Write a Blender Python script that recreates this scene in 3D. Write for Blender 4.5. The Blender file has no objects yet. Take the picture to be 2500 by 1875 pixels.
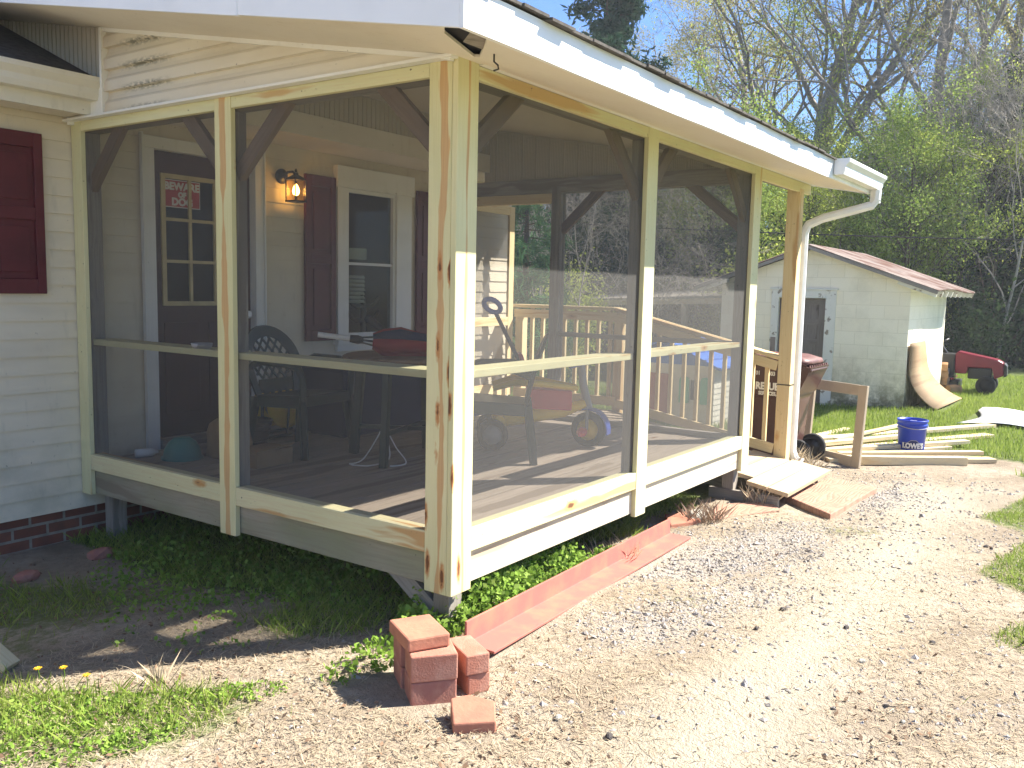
import bpy, bmesh, math, random
import numpy as np
from mathutils import Vector, Matrix

# ------------------------------------------------------------------ camera, sky, sun, exposure
S = bpy.context.scene
COL = S.collection
cam_d = bpy.data.cameras.new('camera'); cam = bpy.data.objects.new('camera', cam_d); COL.objects.link(cam)
CAM = Vector((-3.0853, -2.4714, 1.5798))
_r = Vector((0.57385913, -0.81867111, 0.02152468)); _u = Vector((0.07654718, 0.07978784, 0.99386842)); _f = Vector((0.81536877, 0.56869281, -0.10845395))
M3 = Matrix((_r, _u, -_f)).transposed()
cam.matrix_world = Matrix.Translation(CAM) @ M3.to_4x4()
cam_d.sensor_width = 36.0; cam_d.lens = 36.0 * 2151.72 / 2500.0
cam_d.clip_start = 0.05; cam_d.clip_end = 1500
S.camera = cam
SUN = Vector((0.75, -0.672, 1.0)).normalized()
W = bpy.data.worlds.new('World'); S.world = W; W.use_nodes = True
nt = W.node_tree; nt.nodes.clear()
sky = nt.nodes.new('ShaderNodeTexSky'); sky.sky_type = 'NISHITA'; sky.sun_disc = False
sky.sun_elevation = math.asin(SUN.z); sky.sun_rotation = math.atan2(SUN.x, SUN.y)
sky.air_density = 1.0; sky.dust_density = 0.0; sky.ozone_density = 5.0
bg = nt.nodes.new('ShaderNodeBackground'); bg.inputs[1].default_value = 0.058
wo = nt.nodes.new('ShaderNodeOutputWorld')
tint = nt.nodes.new('ShaderNodeMix'); tint.data_type = 'RGBA'; tint.blend_type = 'MULTIPLY'; tint.inputs[0].default_value = 1.0; tint.inputs[7].default_value = (0.68, 0.87, 1.12, 1)
nt.links.new(sky.outputs[0], tint.inputs[6]); nt.links.new(tint.outputs[2], bg.inputs[0]); nt.links.new(bg.outputs[0], wo.inputs[0])
sun_d = bpy.data.lights.new('sun', 'SUN'); sun_d.energy = 5.0; sun_d.angle = math.radians(0.55); sun_d.color = (1.0, 0.95, 0.86)
sun = bpy.data.objects.new('sun', sun_d); COL.objects.link(sun)
sun.rotation_euler = (-SUN).to_track_quat('-Z', 'Y').to_euler(); sun.location = (6, -6, 9)
S.view_settings.view_transform = 'Standard'; S.view_settings.look = 'None'; S.view_settings.gamma = 1.0
S.view_settings.exposure = 1.86
S.view_settings.use_curve_mapping = False
S.cycles.transparent_max_bounces = 24; S.cycles.max_bounces = 8; S.cycles.diffuse_bounces = 4
S.cycles.sample_clamp_indirect = 6.0

rng = np.random.default_rng(7); RND = random.Random(7)

# ------------------------------------------------------------------ materials
def new_mat(name):
    m = bpy.data.materials.new(name); m.use_nodes = True
    n = m.node_tree; n.nodes.clear()
    return m, n
class NB:
    """small node builder"""
    def __init__(s, name):
        s.m, s.t = new_mat(name)
        s.out = s.t.nodes.new('ShaderNodeOutputMaterial')
    def n(s, kind, **kw):
        nd = s.t.nodes.new(kind)
        for k, v in kw.items(): setattr(nd, k, v)
        return nd
    def lk(s, a, b): s.t.links.new(a, b)
    def val(s, sock, v):
        if isinstance(v, bpy.types.NodeSocket): s.lk(v, sock)
        else: sock.default_value = v
    def attr(s, name): return s.n('ShaderNodeAttribute', attribute_name=name)
    def objc(s): return s.n('ShaderNodeTexCoord').outputs['Object']
    def geo(s): return s.n('ShaderNodeNewGeometry')
    def map(s, vec, scale=(1, 1, 1), loc=(0, 0, 0)):
        m = s.n('ShaderNodeMapping'); s.lk(vec, m.inputs[0]); m.inputs['Scale'].default_value = scale; m.inputs['Location'].default_value = loc
        return m.outputs[0]
    def noise(s, vec, scale=5, detail=4, rough=0.55, dist=0.0):
        n = s.n('ShaderNodeTexNoise'); s.lk(vec, n.inputs['Vector'])
        n.inputs['Scale'].default_value = scale; n.inputs['Detail'].default_value = detail; n.inputs['Roughness'].default_value = rough; n.inputs['Distortion'].default_value = dist
        return n.outputs[0]
    def ramp(s, f, stops, interp='LINEAR'):
        r = s.n('ShaderNodeValToRGB'); s.val(r.inputs[0], f); cr = r.color_ramp; cr.interpolation = interp
        while len(cr.elements) < len(stops): cr.elements.new(0.5)
        for e, (p, c) in zip(cr.elements, stops):
            e.position = p; e.color = (*c, 1) if len(c) == 3 else c
        return r.outputs[0]
    def mix(s, f, a, b, mode='MIX'):
        m = s.n('ShaderNodeMix', data_type='RGBA', blend_type=mode)
        s.val(m.inputs[0], f)
        for i, v in ((6, a), (7, b)):
            if isinstance(v, bpy.types.NodeSocket): s.lk(v, m.inputs[i])
            else: m.inputs[i].default_value = (*v, 1)
        return m.outputs[2]
    def math(s, op, a, b=0.0, clamp=False):
        m = s.n('ShaderNodeMath', operation=op, use_clamp=clamp); s.val(m.inputs[0], a); s.val(m.inputs[1], b); return m.outputs[0]
    def mapr(s, v, a, b, c=0.0, d=1.0):
        m = s.n('ShaderNodeMapRange'); s.val(m.inputs[0], v)
        for i, x in enumerate((a, b, c, d)): m.inputs[1 + i].default_value = x
        return m.outputs[0]
    def bsdf(s, col, rough=0.7, bump=None, bstr=0.2, bdist=0.01, spec=0.3, metal=0.0, **kw):
        b = s.n('ShaderNodeBsdfPrincipled')
        if isinstance(col, bpy.types.NodeSocket): s.lk(col, b.inputs['Base Color'])
        else: b.inputs['Base Color'].default_value = (*col, 1)
        s.val(b.inputs['Roughness'], rough); b.inputs['Specular IOR Level'].default_value = spec; b.inputs['Metallic'].default_value = metal
        if bump is not None:
            bp = s.n('ShaderNodeBump'); bp.inputs['Strength'].default_value = bstr; bp.inputs['Distance'].default_value = bdist
            s.lk(bump, bp.inputs['Height']); s.lk(bp.outputs[0], b.inputs['Normal'])
        s.lk(b.outputs[0], s.out.inputs[0])
        return b

def mat_wood(name, base, base2, heart, heart_amt, knot=(0.16, 0.075, 0.035), knot_amt=0.5, grain=0.35, rough=0.75):
    b = NB(name); g = b.attr('g').outputs['Vector']
    wob = b.noise(b.map(g, (1.3, 2, 2)), 2.0, 2)
    v = b.map(g, (1, 1, 1))
    addv = b.n('ShaderNodeVectorMath', operation='ADD'); b.lk(v, addv.inputs[0])
    cmb = b.n('ShaderNodeCombineXYZ'); b.lk(b.math('MULTIPLY', b.math('SUBTRACT', wob, 0.5), 0.06), cmb.inputs[1]); b.lk(b.math('MULTIPLY', b.math('SUBTRACT', wob, 0.5), 0.06), cmb.inputs[2])
    b.lk(cmb.outputs[0], addv.inputs[1]); gv = addv.outputs[0]
    fine = b.noise(b.map(gv, (2.2, 90, 90)), 1.0, 4, 0.6)
    wide = b.noise(b.map(gv, (0.55, 9, 9)), 1.0, 3, 0.5, 0.3)
    big = b.noise(b.map(gv, (0.9, 3, 3)), 1.0, 2)
    c = b.mix(b.mapr(big, 0.35, 0.65), base, base2)
    hm = b.mapr(wide, 0.60 - 0.12 * heart_amt, 0.66 - 0.12 * heart_amt)
    c = b.mix(b.math('MULTIPLY', hm, 0.85), c, heart)
    c = b.mix(b.math('MULTIPLY', b.mapr(fine, 0.42, 0.68), grain), c, heart)
    # knots
    vo = b.n('ShaderNodeTexVoronoi'); b.lk(b.map(g, (2.0, 5.5, 5.5)), vo.inputs['Vector']); vo.inputs['Scale'].default_value = 1.0
    nk = b.noise(b.map(g, (20, 40, 40)), 1.0, 2)
    kd = b.math('ADD', vo.outputs['Distance'], b.math('MULTIPLY', b.math('SUBTRACT', nk, 0.5), 0.12))
    ks = b.n('ShaderNodeSeparateColor'); b.lk(vo.outputs['Color'], ks.inputs[0])
    ksel = b.math('LESS_THAN', ks.outputs[0], knot_amt)
    kh = b.math('MULTIPLY', b.mapr(kd, 0.17, 0.10), ksel)
    c = b.mix(kh, c, heart)
    kc = b.math('MULTIPLY', b.mapr(kd, 0.085, 0.055), ksel)
    c = b.mix(kc, c, knot)
    # little nail and dirt specks
    c = b.mix(b.mapr(b.noise(b.map(g, (60, 60, 60)), 1.0, 1), 0.74, 0.80), c, (0.10, 0.08, 0.06))
    b.bsdf(c, rough, fine, 0.25, 0.004, 0.25)
    return b.m

def mat_streak(name, axis, centre, half, seed):
    """upright treated board whose orange heartwood runs up its face, with knots"""
    b = NB(name); p = b.objc(); sx = b.n('ShaderNodeSeparateXYZ'); b.lk(p, sx.inputs[0]); z = sx.outputs[2]; u = sx.outputs[axis]
    zz = b.n('ShaderNodeCombineXYZ'); b.lk(z, zz.inputs[0]); zz.inputs[1].default_value = seed; zv = zz.outputs[0]
    cen = b.math('ADD', centre, b.math('MULTIPLY', b.math('SUBTRACT', b.noise(zv, 1.3, 1), 0.5), 0.05))
    wid = b.math('MULTIPLY', half, b.mapr(b.noise(b.map(zv, (1, 1, 1), (5, 0, 0)), 2.0, 3, 0.6), 0.32, 0.66, 0.25, 1.7))
    rag = b.noise(b.map(p, (60, 60, 3)), 1.0, 2)
    dist = b.math('ABSOLUTE', b.math('SUBTRACT', u, cen))
    m = b.mapr(b.math('SUBTRACT', dist, b.math('MULTIPLY', wid, b.mapr(rag, 0.3, 0.7, 0.75, 1.2))), 0.002, -0.002)
    fine = b.noise(b.map(p, (120, 120, 2.5)), 1.0, 4, 0.6); big = b.noise(b.map(p, (3, 3, 1.2), (seed, 0, 0)), 1.0, 2)
    c = b.mix(b.mapr(big, 0.35, 0.65), (0.70, 0.64, 0.37), (0.62, 0.58, 0.32)); c = b.mix(b.mapr(fine, 0.45, 0.7, 0, 0.22), c, (0.46, 0.38, 0.18))
    c = b.mix(b.math('MULTIPLY', m, 0.85), c, b.mix(b.mapr(fine, 0.35, 0.65), (0.58, 0.35, 0.155), (0.50, 0.275, 0.115)))
    vo = b.n('ShaderNodeTexVoronoi'); b.lk(b.map(p, (14, 14, 3.1), (seed, seed, seed)), vo.inputs['Vector']); vo.inputs['Scale'].default_value = 1.0
    kd = b.math('ADD', vo.outputs['Distance'], b.math('MULTIPLY', b.math('SUBTRACT', b.noise(b.map(p, (70, 70, 40)), 1.0, 2), 0.5), 0.18)); ks = b.n('ShaderNodeSeparateColor'); b.lk(vo.outputs['Color'], ks.inputs[0]); sel = b.math('LESS_THAN', ks.outputs[0], 0.34)
    c = b.mix(b.math('MULTIPLY', b.mapr(kd, 0.26, 0.16), sel), c, (0.50, 0.24, 0.09)); c = b.mix(b.math('MULTIPLY', b.mapr(kd, 0.14, 0.10), sel), c, (0.17, 0.07, 0.03))
    b.bsdf(c, 0.75, fine, 0.25, 0.004, 0.25); return b.m

def mat_plain(name, col, rough=0.6, var=0.12, scale=6.0, spec=0.3, metal=0.0, bump=0.0, col2=None, thr=(0.45, 0.7), bscale=40):
    b = NB(name); o = b.objc()
    n1 = b.noise(o, scale, 4)
    c2 = col2 if col2 else tuple(x * (1 - 2.2 * var) for x in col)
    c = b.mix(b.mapr(n1, thr[0], thr[1]), col, c2)
    n2 = b.noise(o, bscale, 3) if bump else None
    b.bsdf(c, rough, n2, bump, 0.005, spec, metal)
    return b.m

def mat_paint_siding(name, col, grime=(0.36, 0.33, 0.26), mildew=0.0):
    b = NB(name); p = b.geo().outputs['Position']
    n1 = b.noise(b.map(p, (1.2, 1.2, 4)), 1.4, 4)
    c = b.mix(b.mapr(n1, 0.5, 0.8, 0, 0.28), col, grime)
    n2 = b.noise(b.map(p, (6, 6, 1.2)), 3.0, 4)
    c = b.mix(b.mapr(n2, 0.58, 0.78, 0, 0.3), c, grime)
    n3 = b.noise(p, 45.0, 2)
    c = b.mix(b.mapr(n3, 0.72, 0.78, 0, 0.7), c, (0.12, 0.10, 0.07))
    if mildew:
        sx = b.n('ShaderNodeSeparateXYZ'); b.lk(p, sx.inputs[0])
        lo = b.mapr(sx.outputs[2], 0.9, 0.05)
        n4 = b.noise(b.map(p, (2, 2, 3)), 2.5, 4)
        c = b.mix(b.math('MULTIPLY', b.math('MULTIPLY', lo, b.mapr(n4, 0.45, 0.7)), mildew), c, (0.20, 0.22, 0.13))
    b.bsdf(c, 0.55, n1, 0.08, 0.01, 0.3)
    return b.m

def mat_leaf(name, c1, c2, c3, trans=0.45):
    b = NB(name); a = b.attr('lv').outputs['Fac']
    c = b.ramp(a, [(0.0, c1), (0.5, c2), (1.0, c3)])
    d = b.n('ShaderNodeBsdfDiffuse'); b.lk(c, d.inputs[0])
    t = b.n('ShaderNodeBsdfTranslucent'); b.lk(c, t.inputs[0])
    m = b.n('ShaderNodeMixShader'); m.inputs[0].default_value = trans
    b.lk(d.outputs[0], m.inputs[1]); b.lk(t.outputs[0], m.inputs[2]); b.lk(m.outputs[0], b.out.inputs[0])
    return b.m

def mat_screen():
    b = NB('insect_screen')
    g = b.geo()
    dp = b.n('ShaderNodeVectorMath', operation='DOT_PRODUCT'); b.lk(g.outputs['Normal'], dp.inputs[0]); b.lk(g.outputs['Incoming'], dp.inputs[1])
    cs = b.math('MAXIMUM', b.math('ABSOLUTE', dp.outputs['Value']), 0.12)
    # open share of a woven mesh: one thread direction narrows with the angle
    op = b.math('MULTIPLY', b.math('SUBTRACT', 1.0, b.math('DIVIDE', 0.14, cs), True), 0.78)
    nz = b.noise(g.outputs['Position'], 1.6, 3)
    op = b.math('MULTIPLY', op, b.mapr(nz, 0.3, 0.7, 0.94, 1.04), True)
    tr = b.n('ShaderNodeBsdfTransparent'); df = b.n('ShaderNodeBsdfDiffuse'); df.inputs[0].default_value = (0.13, 0.126, 0.12, 1)
    m = b.n('ShaderNodeMixShader'); b.lk(op, m.inputs[0]); b.lk(df.outputs[0], m.inputs[1]); b.lk(tr.outputs[0], m.inputs[2]); b.lk(m.outputs[0], b.out.inputs[0])
    return b.m

def mat_glass(name, tint=(0.8, 0.85, 0.85), refl=0.0):
    b = NB(name)
    tr = b.n('ShaderNodeBsdfTransparent'); tr.inputs[0].default_value = (*tint, 1)
    gl = b.n('ShaderNodeBsdfGlossy'); gl.inputs['Roughness'].default_value = 0.02
    fr = b.n('ShaderNodeFresnel'); fr.inputs[0].default_value = 1.14
    m = b.n('ShaderNodeMixShader'); b.lk(b.math('ADD', fr.outputs[0], refl, True), m.inputs[0]); b.lk(tr.outputs[0], m.inputs[1]); b.lk(gl.outputs[0], m.inputs[2]); b.lk(m.outputs[0], b.out.inputs[0])
    return b.m

def mat_emit(name, col, strength):
    b = NB(name); e = b.n('ShaderNodeEmission'); e.inputs[0].default_value = (*col, 1); e.inputs[1].default_value = strength; b.lk(e.outputs[0], b.out.inputs[0]); return b.m

def mat_brick():
    b = NB('foundation_brick'); p = b.geo().outputs['Position']
    sx = b.n('ShaderNodeSeparateXYZ'); b.lk(p, sx.inputs[0]); cb = b.n('ShaderNodeCombineXYZ'); b.lk(sx.outputs[0], cb.inputs[0]); b.lk(sx.outputs[2], cb.inputs[1])
    br = b.n('ShaderNodeTexBrick'); b.lk(cb.outputs[0], br.inputs['Vector']); br.inputs['Scale'].default_value = 1.0
    br.inputs['Color1'].default_value = (0.16, 0.055, 0.035, 1); br.inputs['Color2'].default_value = (0.23, 0.085, 0.05, 1); br.inputs['Mortar'].default_value = (0.28, 0.25, 0.2, 1)
    br.inputs['Mortar Size'].default_value = 0.009; br.inputs['Brick Width'].default_value = 0.22; br.inputs['Row Height'].default_value = 0.077
    n = b.noise(p, 14, 4); c = b.mix(b.mapr(n, 0.4, 0.7, 0, 0.5), br.outputs[0], (0.09, 0.05, 0.04))
    b.bsdf(c, 0.9, br.outputs['Fac'], -0.5, 0.01)
    return b.m

def mat_block():
    b = NB('painted_block'); p = b.geo().outputs['Position']
    sx = b.n('ShaderNodeSeparateXYZ'); b.lk(p, sx.inputs[0])
    cb = b.n('ShaderNodeCombineXYZ'); b.lk(b.math('ADD', sx.outputs[0], sx.outputs[1]), cb.inputs[0]); b.lk(sx.outputs[2], cb.inputs[1])
    br = b.n('ShaderNodeTexBrick'); b.lk(cb.outputs[0], br.inputs['Vector']); br.inputs['Scale'].default_value = 1.0
    br.inputs['Color1'].default_value = (0.90, 0.83, 0.66, 1); br.inputs['Color2'].default_value = (0.87, 0.79, 0.61, 1); br.inputs['Mortar'].default_value = (0.78, 0.71, 0.54, 1)
    br.inputs['Mortar Size'].default_value = 0.005; br.inputs['Brick Width'].default_value = 0.41; br.inputs['Row Height'].default_value = 0.205
    n = b.noise(p, 2.2, 5, 0.65)
    c = b.mix(b.mapr(n, 0.5, 0.75, 0, 0.4), br.outputs[0], (0.55, 0.50, 0.36))
    lo = b.mapr(sx.outputs[2], 0.85, -0.1)
    n2 = b.noise(b.map(p, (3, 3, 3)), 1.6, 5, 0.7)
    c = b.mix(b.math('MULTIPLY', lo, b.mapr(n2, 0.35, 0.65, 0, 0.9)), c, (0.33, 0.27, 0.14))
    lo2 = b.mapr(sx.outputs[2], 0.28, -0.1)
    c = b.mix(b.math('MULTIPLY', lo2, b.mapr(n2, 0.3, 0.55, 0, 0.9)), c, (0.10, 0.10, 0.05))
    b.bsdf(c, 0.85, br.outputs['Fac'], -0.4, 0.01)
    return b.m

def mat_ground():
    b = NB('yard_ground'); p = b.geo().outputs['Position']
    gr = b.attr('green').outputs['Fac']; sd = b.attr('sand').outputs['Fac']; gv = b.attr('gravel').outputs['Fac']
    n1 = b.noise(p, 1.7, 5, 0.6); n2 = b.noise(p, 16, 5, 0.7); n3 = b.noise(p, 70, 3, 0.7)
    c = b.ramp(n1, [(0.3, (0.22, 0.175, 0.125)), (0.5, (0.32, 0.265, 0.195)), (0.7, (0.39, 0.335, 0.255))])
    c = b.mix(b.mapr(n2, 0.42, 0.66, 0, 0.65), c, (0.19, 0.145, 0.105))
    cs = b.mix(b.mapr(n2, 0.4, 0.7, 0, 0.7), (0.37, 0.325, 0.25), (0.32, 0.275, 0.205))
    c = b.mix(b.math('MULTIPLY', sd, b.mapr(n2, 0.25, 0.55, 0.6, 1.0)), c, cs)
    c = b.mix(b.math('MULTIPLY', gv, 0.75), c, b.mix(b.mapr(n3, 0.4, 0.6), (0.22, 0.20, 0.18), (0.42, 0.38, 0.34)))
    cg = b.mix(b.mapr(n2, 0.35, 0.65), (0.085, 0.125, 0.03), (0.15, 0.17, 0.06))
    c = b.mix(b.mapr(b.math('ADD', gr, b.math('MULTIPLY', b.math('SUBTRACT', n2, 0.5), 0.9)), 0.35, 0.65), c, cg)
    c = b.mix(b.mapr(n3, 0.60, 0.75, 0, 0.28), c, (0.12, 0.085, 0.06))
    bb = b.math('ADD', b.math('MULTIPLY', n2, 0.6), b.math('MULTIPLY', n3, 0.5))
    b.bsdf(c, 0.95, bb, 0.9, 0.03, 0.1)
    return b.m

def mat_gable():
    b = NB('gable_vinyl'); p = b.geo().outputs['Position']
    n1 = b.noise(b.map(p, (1.2, 1.2, 4)), 1.4, 4); c = b.mix(b.mapr(n1, 0.45, 0.8, 0, 0.3), (0.72, 0.66, 0.54), (0.50, 0.42, 0.30))
    sx = b.n('ShaderNodeSeparateXYZ'); b.lk(p, sx.inputs[0])
    ny = b.noise(b.map(p, (30, 26, 60)), 1.0, 3, 0.7); nb = b.noise(b.map(p, (1, 5, 1)), 1.0, 2)
    zone = b.math('MULTIPLY', b.mapr(b.math('ABSOLUTE', b.math('SUBTRACT', sx.outputs[1], 2.30)), 0.30, 0.10), b.mapr(b.math('PINGPONG', b.math('SUBTRACT', sx.outputs[2], 2.575), 0.0635), 0.028, 0.0))
    c = b.mix(b.math('MULTIPLY', zone, b.mapr(ny, 0.40, 0.55, 0, 0.85)), c, (0.14, 0.14, 0.10))
    edge = b.mapr(sx.outputs[1], 2.45, 2.70); c = b.mix(b.math('MULTIPLY', edge, b.mapr(nb, 0.3, 0.7, 0, 0.5)), c, (0.45, 0.30, 0.16))
    c = b.mix(b.mapr(b.noise(p, 45.0, 2), 0.73, 0.78, 0, 0.7), c, (0.10, 0.08, 0.06))
    b.bsdf(c, 0.5); return b.m
M = {}
M['pine'] = mat_wood('treated_pine', (0.68, 0.64, 0.38), (0.60, 0.585, 0.34), (0.52, 0.33, 0.14), -0.1, grain=0.20)
M['pine2'] = mat_wood('treated_pine_heart', (0.68, 0.62, 0.38), (0.62, 0.58, 0.34), (0.50, 0.27, 0.10), 0.45, grain=0.22, knot_amt=0.7)
M['fir'] = mat_wood('yellow_fir', (0.68, 0.56, 0.32), (0.62, 0.49, 0.27), (0.48, 0.29, 0.12), 0.2, grain=0.3)
M['lumber'] = mat_wood('pale_lumber', (0.66, 0.56, 0.36), (0.58, 0.48, 0.30), (0.54, 0.38, 0.18), 0.1, grain=0.3)
M['grey'] = mat_wood('weathered_wood', (0.34, 0.30, 0.25), (0.26, 0.235, 0.20), (0.17, 0.145, 0.12), 0.3, grain=0.55)
M['deck'] = mat_wood('deck_wood', (0.40, 0.33, 0.26), (0.33, 0.275, 0.215), (0.22, 0.17, 0.125), 0.4, grain=0.5, knot_amt=0.3)
M['brownwood'] = mat_wood('brown_brace_wood', (0.26, 0.175, 0.11), (0.21, 0.15, 0.10), (0.13, 0.085, 0.055), 0.3, grain=0.5)
M['rimwhite'] = mat_wood('bleached_rim_wood', (0.60, 0.55, 0.42), (0.52, 0.47, 0.36), (0.40, 0.33, 0.22), 0.1, grain=0.25)
M['rimgrey'] = mat_wood('mossy_rim_wood', (0.37, 0.32, 0.25), (0.22, 0.235, 0.135), (0.22, 0.18, 0.13), 0.2, grain=0.4)
M['plywood'] = mat_wood('plywood', (0.50, 0.39, 0.25), (0.44, 0.34, 0.215), (0.44, 0.31, 0.17), 0.2, grain=0.3, knot_amt=0.3)
M['streak_a'] = mat_streak('corner_heart_pine', 1, 0.078, 0.020, 1.1)
M['streak_b'] = mat_streak('middle_heart_pine', 1, 1.618, 0.020, 4.7)
M['streak_c'] = mat_streak('thin_heart_pine', 0, 0.080, 0.006, 8.3)
M['plytan'] = mat_wood('sagging_plywood', (0.25, 0.165, 0.085), (0.31, 0.22, 0.12), (0.20, 0.12, 0.06), 0.3, grain=0.3, knot_amt=0.4)
M['olddoor'] = mat_wood('old_door_wood', (0.22, 0.19, 0.165), (0.17, 0.145, 0.125), (0.10, 0.08, 0.07), 0.3, grain=0.5)
M['tan'] = mat_plain('tan_painted_frame', (0.52, 0.42, 0.29), 0.6, 0.06)
M['siding'] = mat_paint_siding('vinyl_siding', (0.70, 0.62, 0.47), mildew=0.3)
M['white'] = mat_paint_siding('white_trim_paint', (0.80, 0.79, 0.74), grime=(0.55, 0.50, 0.40))
M['fascia'] = mat_plain('white_fascia_metal', (0.86, 0.86, 0.85), 0.4, 0.03, 3.0, 0.4)
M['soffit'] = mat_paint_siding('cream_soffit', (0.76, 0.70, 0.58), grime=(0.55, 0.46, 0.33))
M['ceiling'] = mat_paint_siding('porch_ceiling_vinyl', (0.52, 0.47, 0.38), grime=(0.38, 0.32, 0.23))  # darker copy of the soffit colour, put in to dim the porch interior
M['gutter'] = mat_plain('white_gutter_metal', (0.80, 0.80, 0.78), 0.35, 0.05, 4.0, 0.5)
M['oldgutter'] = mat_paint_siding('old_gutter_paint', (0.74, 0.70, 0.58), grime=(0.42, 0.38, 0.27))
M['shutter'] = mat_plain('maroon_shutter', (0.115, 0.02, 0.024), 0.5, 0.12, 5)
M['maroon'] = mat_plain('maroon_door_paint', (0.060, 0.018, 0.017), 0.45, 0.1, 5)
M['yellowgrid'] = mat_plain('aged_yellow_plastic', (0.58, 0.47, 0.24), 0.5, 0.1)
M['screen'] = mat_screen()
M['glass'] = mat_glass('window_glass')
M['lampglass'] = mat_glass('lantern_glass', (0.95, 0.88, 0.72), 0.02)
M['black'] = mat_plain('black_metal', (0.018, 0.017, 0.016), 0.4, 0.1, spec=0.5)
M['bulb'] = mat_emit('lit_bulb', (1.0, 0.58, 0.18), 14.0)
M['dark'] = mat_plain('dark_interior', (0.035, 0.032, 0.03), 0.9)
M['blind_reflection'] = mat_plain('cream_blind_reflection', (0.62, 0.56, 0.42), 0.6)
M['brick'] = mat_brick()
M['shingle'] = mat_plain('asphalt_shingle', (0.11, 0.10, 0.09), 0.95, 0.2, 25, 0.1, bump=0.6)
M['gable'] = mat_gable()
M['block'] = mat_block()
M['greenchair'] = mat_plain('dark_green_resin', (0.012, 0.03, 0.022), 0.38, 0.1, spec=0.45)
M['red'] = mat_plain('red_cloth', (0.30, 0.018, 0.02), 0.7, 0.12)
M['navy'] = mat_plain('navy_cloth', (0.02, 0.025, 0.06), 0.7)
M['tyred'] = mat_plain('red_plastic', (0.66, 0.03, 0.05), 0.35, 0.05, spec=0.5)
M['toyyellow'] = mat_plain('yellow_plastic', (0.90, 0.58, 0.03), 0.4, 0.06, spec=0.5)
M['toyblue'] = mat_plain('blue_plastic', (0.025, 0.07, 0.36), 0.35, 0.06, spec=0.5)
M['rubber'] = mat_plain('black_rubber', (0.022, 0.021, 0.020), 0.8, 0.1, bump=0.3)
M['greyplastic'] = mat_plain('grey_plastic', (0.30, 0.30, 0.31), 0.5, 0.06)
M['whiteplastic'] = mat_plain('white_plastic', (0.75, 0.74, 0.70), 0.5, 0.05)
M['teal'] = mat_plain('teal_plastic', (0.02, 0.20, 0.18), 0.4, 0.06)
M['cardboard'] = mat_plain('brown_paper', (0.30, 0.19, 0.10), 0.85, 0.1)
M['binbrown'] = mat_plain('brown_bin_plastic', (0.062, 0.026, 0.021), 0.42, 0.15, 3, 0.4, col2=(0.085, 0.042, 0.034))
M['binlid'] = mat_plain('faded_bin_lid', (0.16, 0.075, 0.065), 0.5, 0.15)
M['print'] = mat_plain('white_print', (0.74, 0.72, 0.68), 0.6, 0.05)
M['bucketblue'] = mat_plain('blue_bucket_plastic', (0.012, 0.04, 0.40), 0.35, 0.06, spec=0.45)
M['bucketnavy'] = mat_plain('navy_print', (0.012, 0.02, 0.11), 0.4, 0.04)
M['signred'] = mat_plain('sign_red', (0.42, 0.035, 0.05), 0.5, 0.05)
M['paver'] = mat_plain('red_concrete_paver', (0.42, 0.185, 0.12), 0.9, 0.14, 9, 0.1, bump=0.5, col2=(0.32, 0.145, 0.10))
M['paverbrick'] = mat_plain('red_paver_brick', (0.35, 0.15, 0.115), 0.9, 0.14, 12, 0.1, bump=0.5, col2=(0.44, 0.225, 0.165), bscale=120)
M['paverworn'] = mat_plain('worn_paver_brick', (0.38, 0.165, 0.115), 0.9, 0.14, 9, 0.1, bump=0.5, col2=(0.45, 0.245, 0.18), bscale=120)
M['redsteel'] = mat_plain('red_oxide_steel', (0.36, 0.125, 0.10), 0.6, 0.1, 8, 0.3, col2=(0.44, 0.17, 0.11))
M['stone'] = mat_plain('grey_stone', (0.34, 0.32, 0.27), 0.9, 0.15, 14, 0.1, bump=0.5)
M['darkstone'] = mat_plain('dark_stone', (0.07, 0.062, 0.058), 0.9, 0.2, 14, 0.1, bump=0.5)
M['gravel'] = mat_plain('gravel_stone', (0.38, 0.35, 0.32), 0.9, 0.2, 3.0, 0.15, col2=(0.22, 0.20, 0.185), thr=(0.42, 0.62))
M['rust'] = mat_plain('rusty_tin', (0.145, 0.082, 0.062), 0.85, 0.2, 2.5, 0.1, col2=(0.27, 0.22, 0.19), thr=(0.42, 0.60))
M['mowerred'] = mat_plain('mower_red_paint', (0.17, 0.007, 0.02), 0.3, 0.06, spec=0.5)
M['firewood'] = mat_plain('split_firewood', (0.46, 0.26, 0.12), 0.85, 0.2, 7)
M['sheet'] = mat_plain('white_plastic_sheet', (0.78, 0.78, 0.76), 0.5, 0.06)
M['playblue'] = mat_plain('blue_roof_plastic', (0.05, 0.17, 0.55), 0.5, 0.06)
M['playwall'] = mat_plain('cream_playhouse_plastic', (0.62, 0.58, 0.47), 0.6, 0.06)
M['playgreen'] = mat_plain('mint_shutter_plastic', (0.10, 0.42, 0.24), 0.5, 0.06)
M['playred'] = mat_plain('terracotta_plastic', (0.34, 0.085, 0.055), 0.5, 0.06)
M['oldwhite'] = mat_plain('peeling_white_paint', (0.72, 0.70, 0.62), 0.7, 0.1, 9, 0.2, col2=(0.30, 0.25, 0.19), thr=(0.58, 0.64))
M['bark'] = mat_plain('grey_bark', (0.27, 0.235, 0.20), 0.95, 0.2, 6, 0.1, bump=0.6, bscale=22)
M['bark2'] = mat_plain('brown_bark', (0.10, 0.075, 0.055), 0.95, 0.2, 6, 0.1, bump=0.6, bscale=22)
M['twig'] = mat_plain('pale_twig', (0.36, 0.32, 0.275), 0.9, 0.2, 3, 0.1)
M['leaf_spring'] = mat_leaf('spring_leaf', (0.24, 0.31, 0.05), (0.39, 0.46, 0.09), (0.53, 0.55, 0.17))
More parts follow.
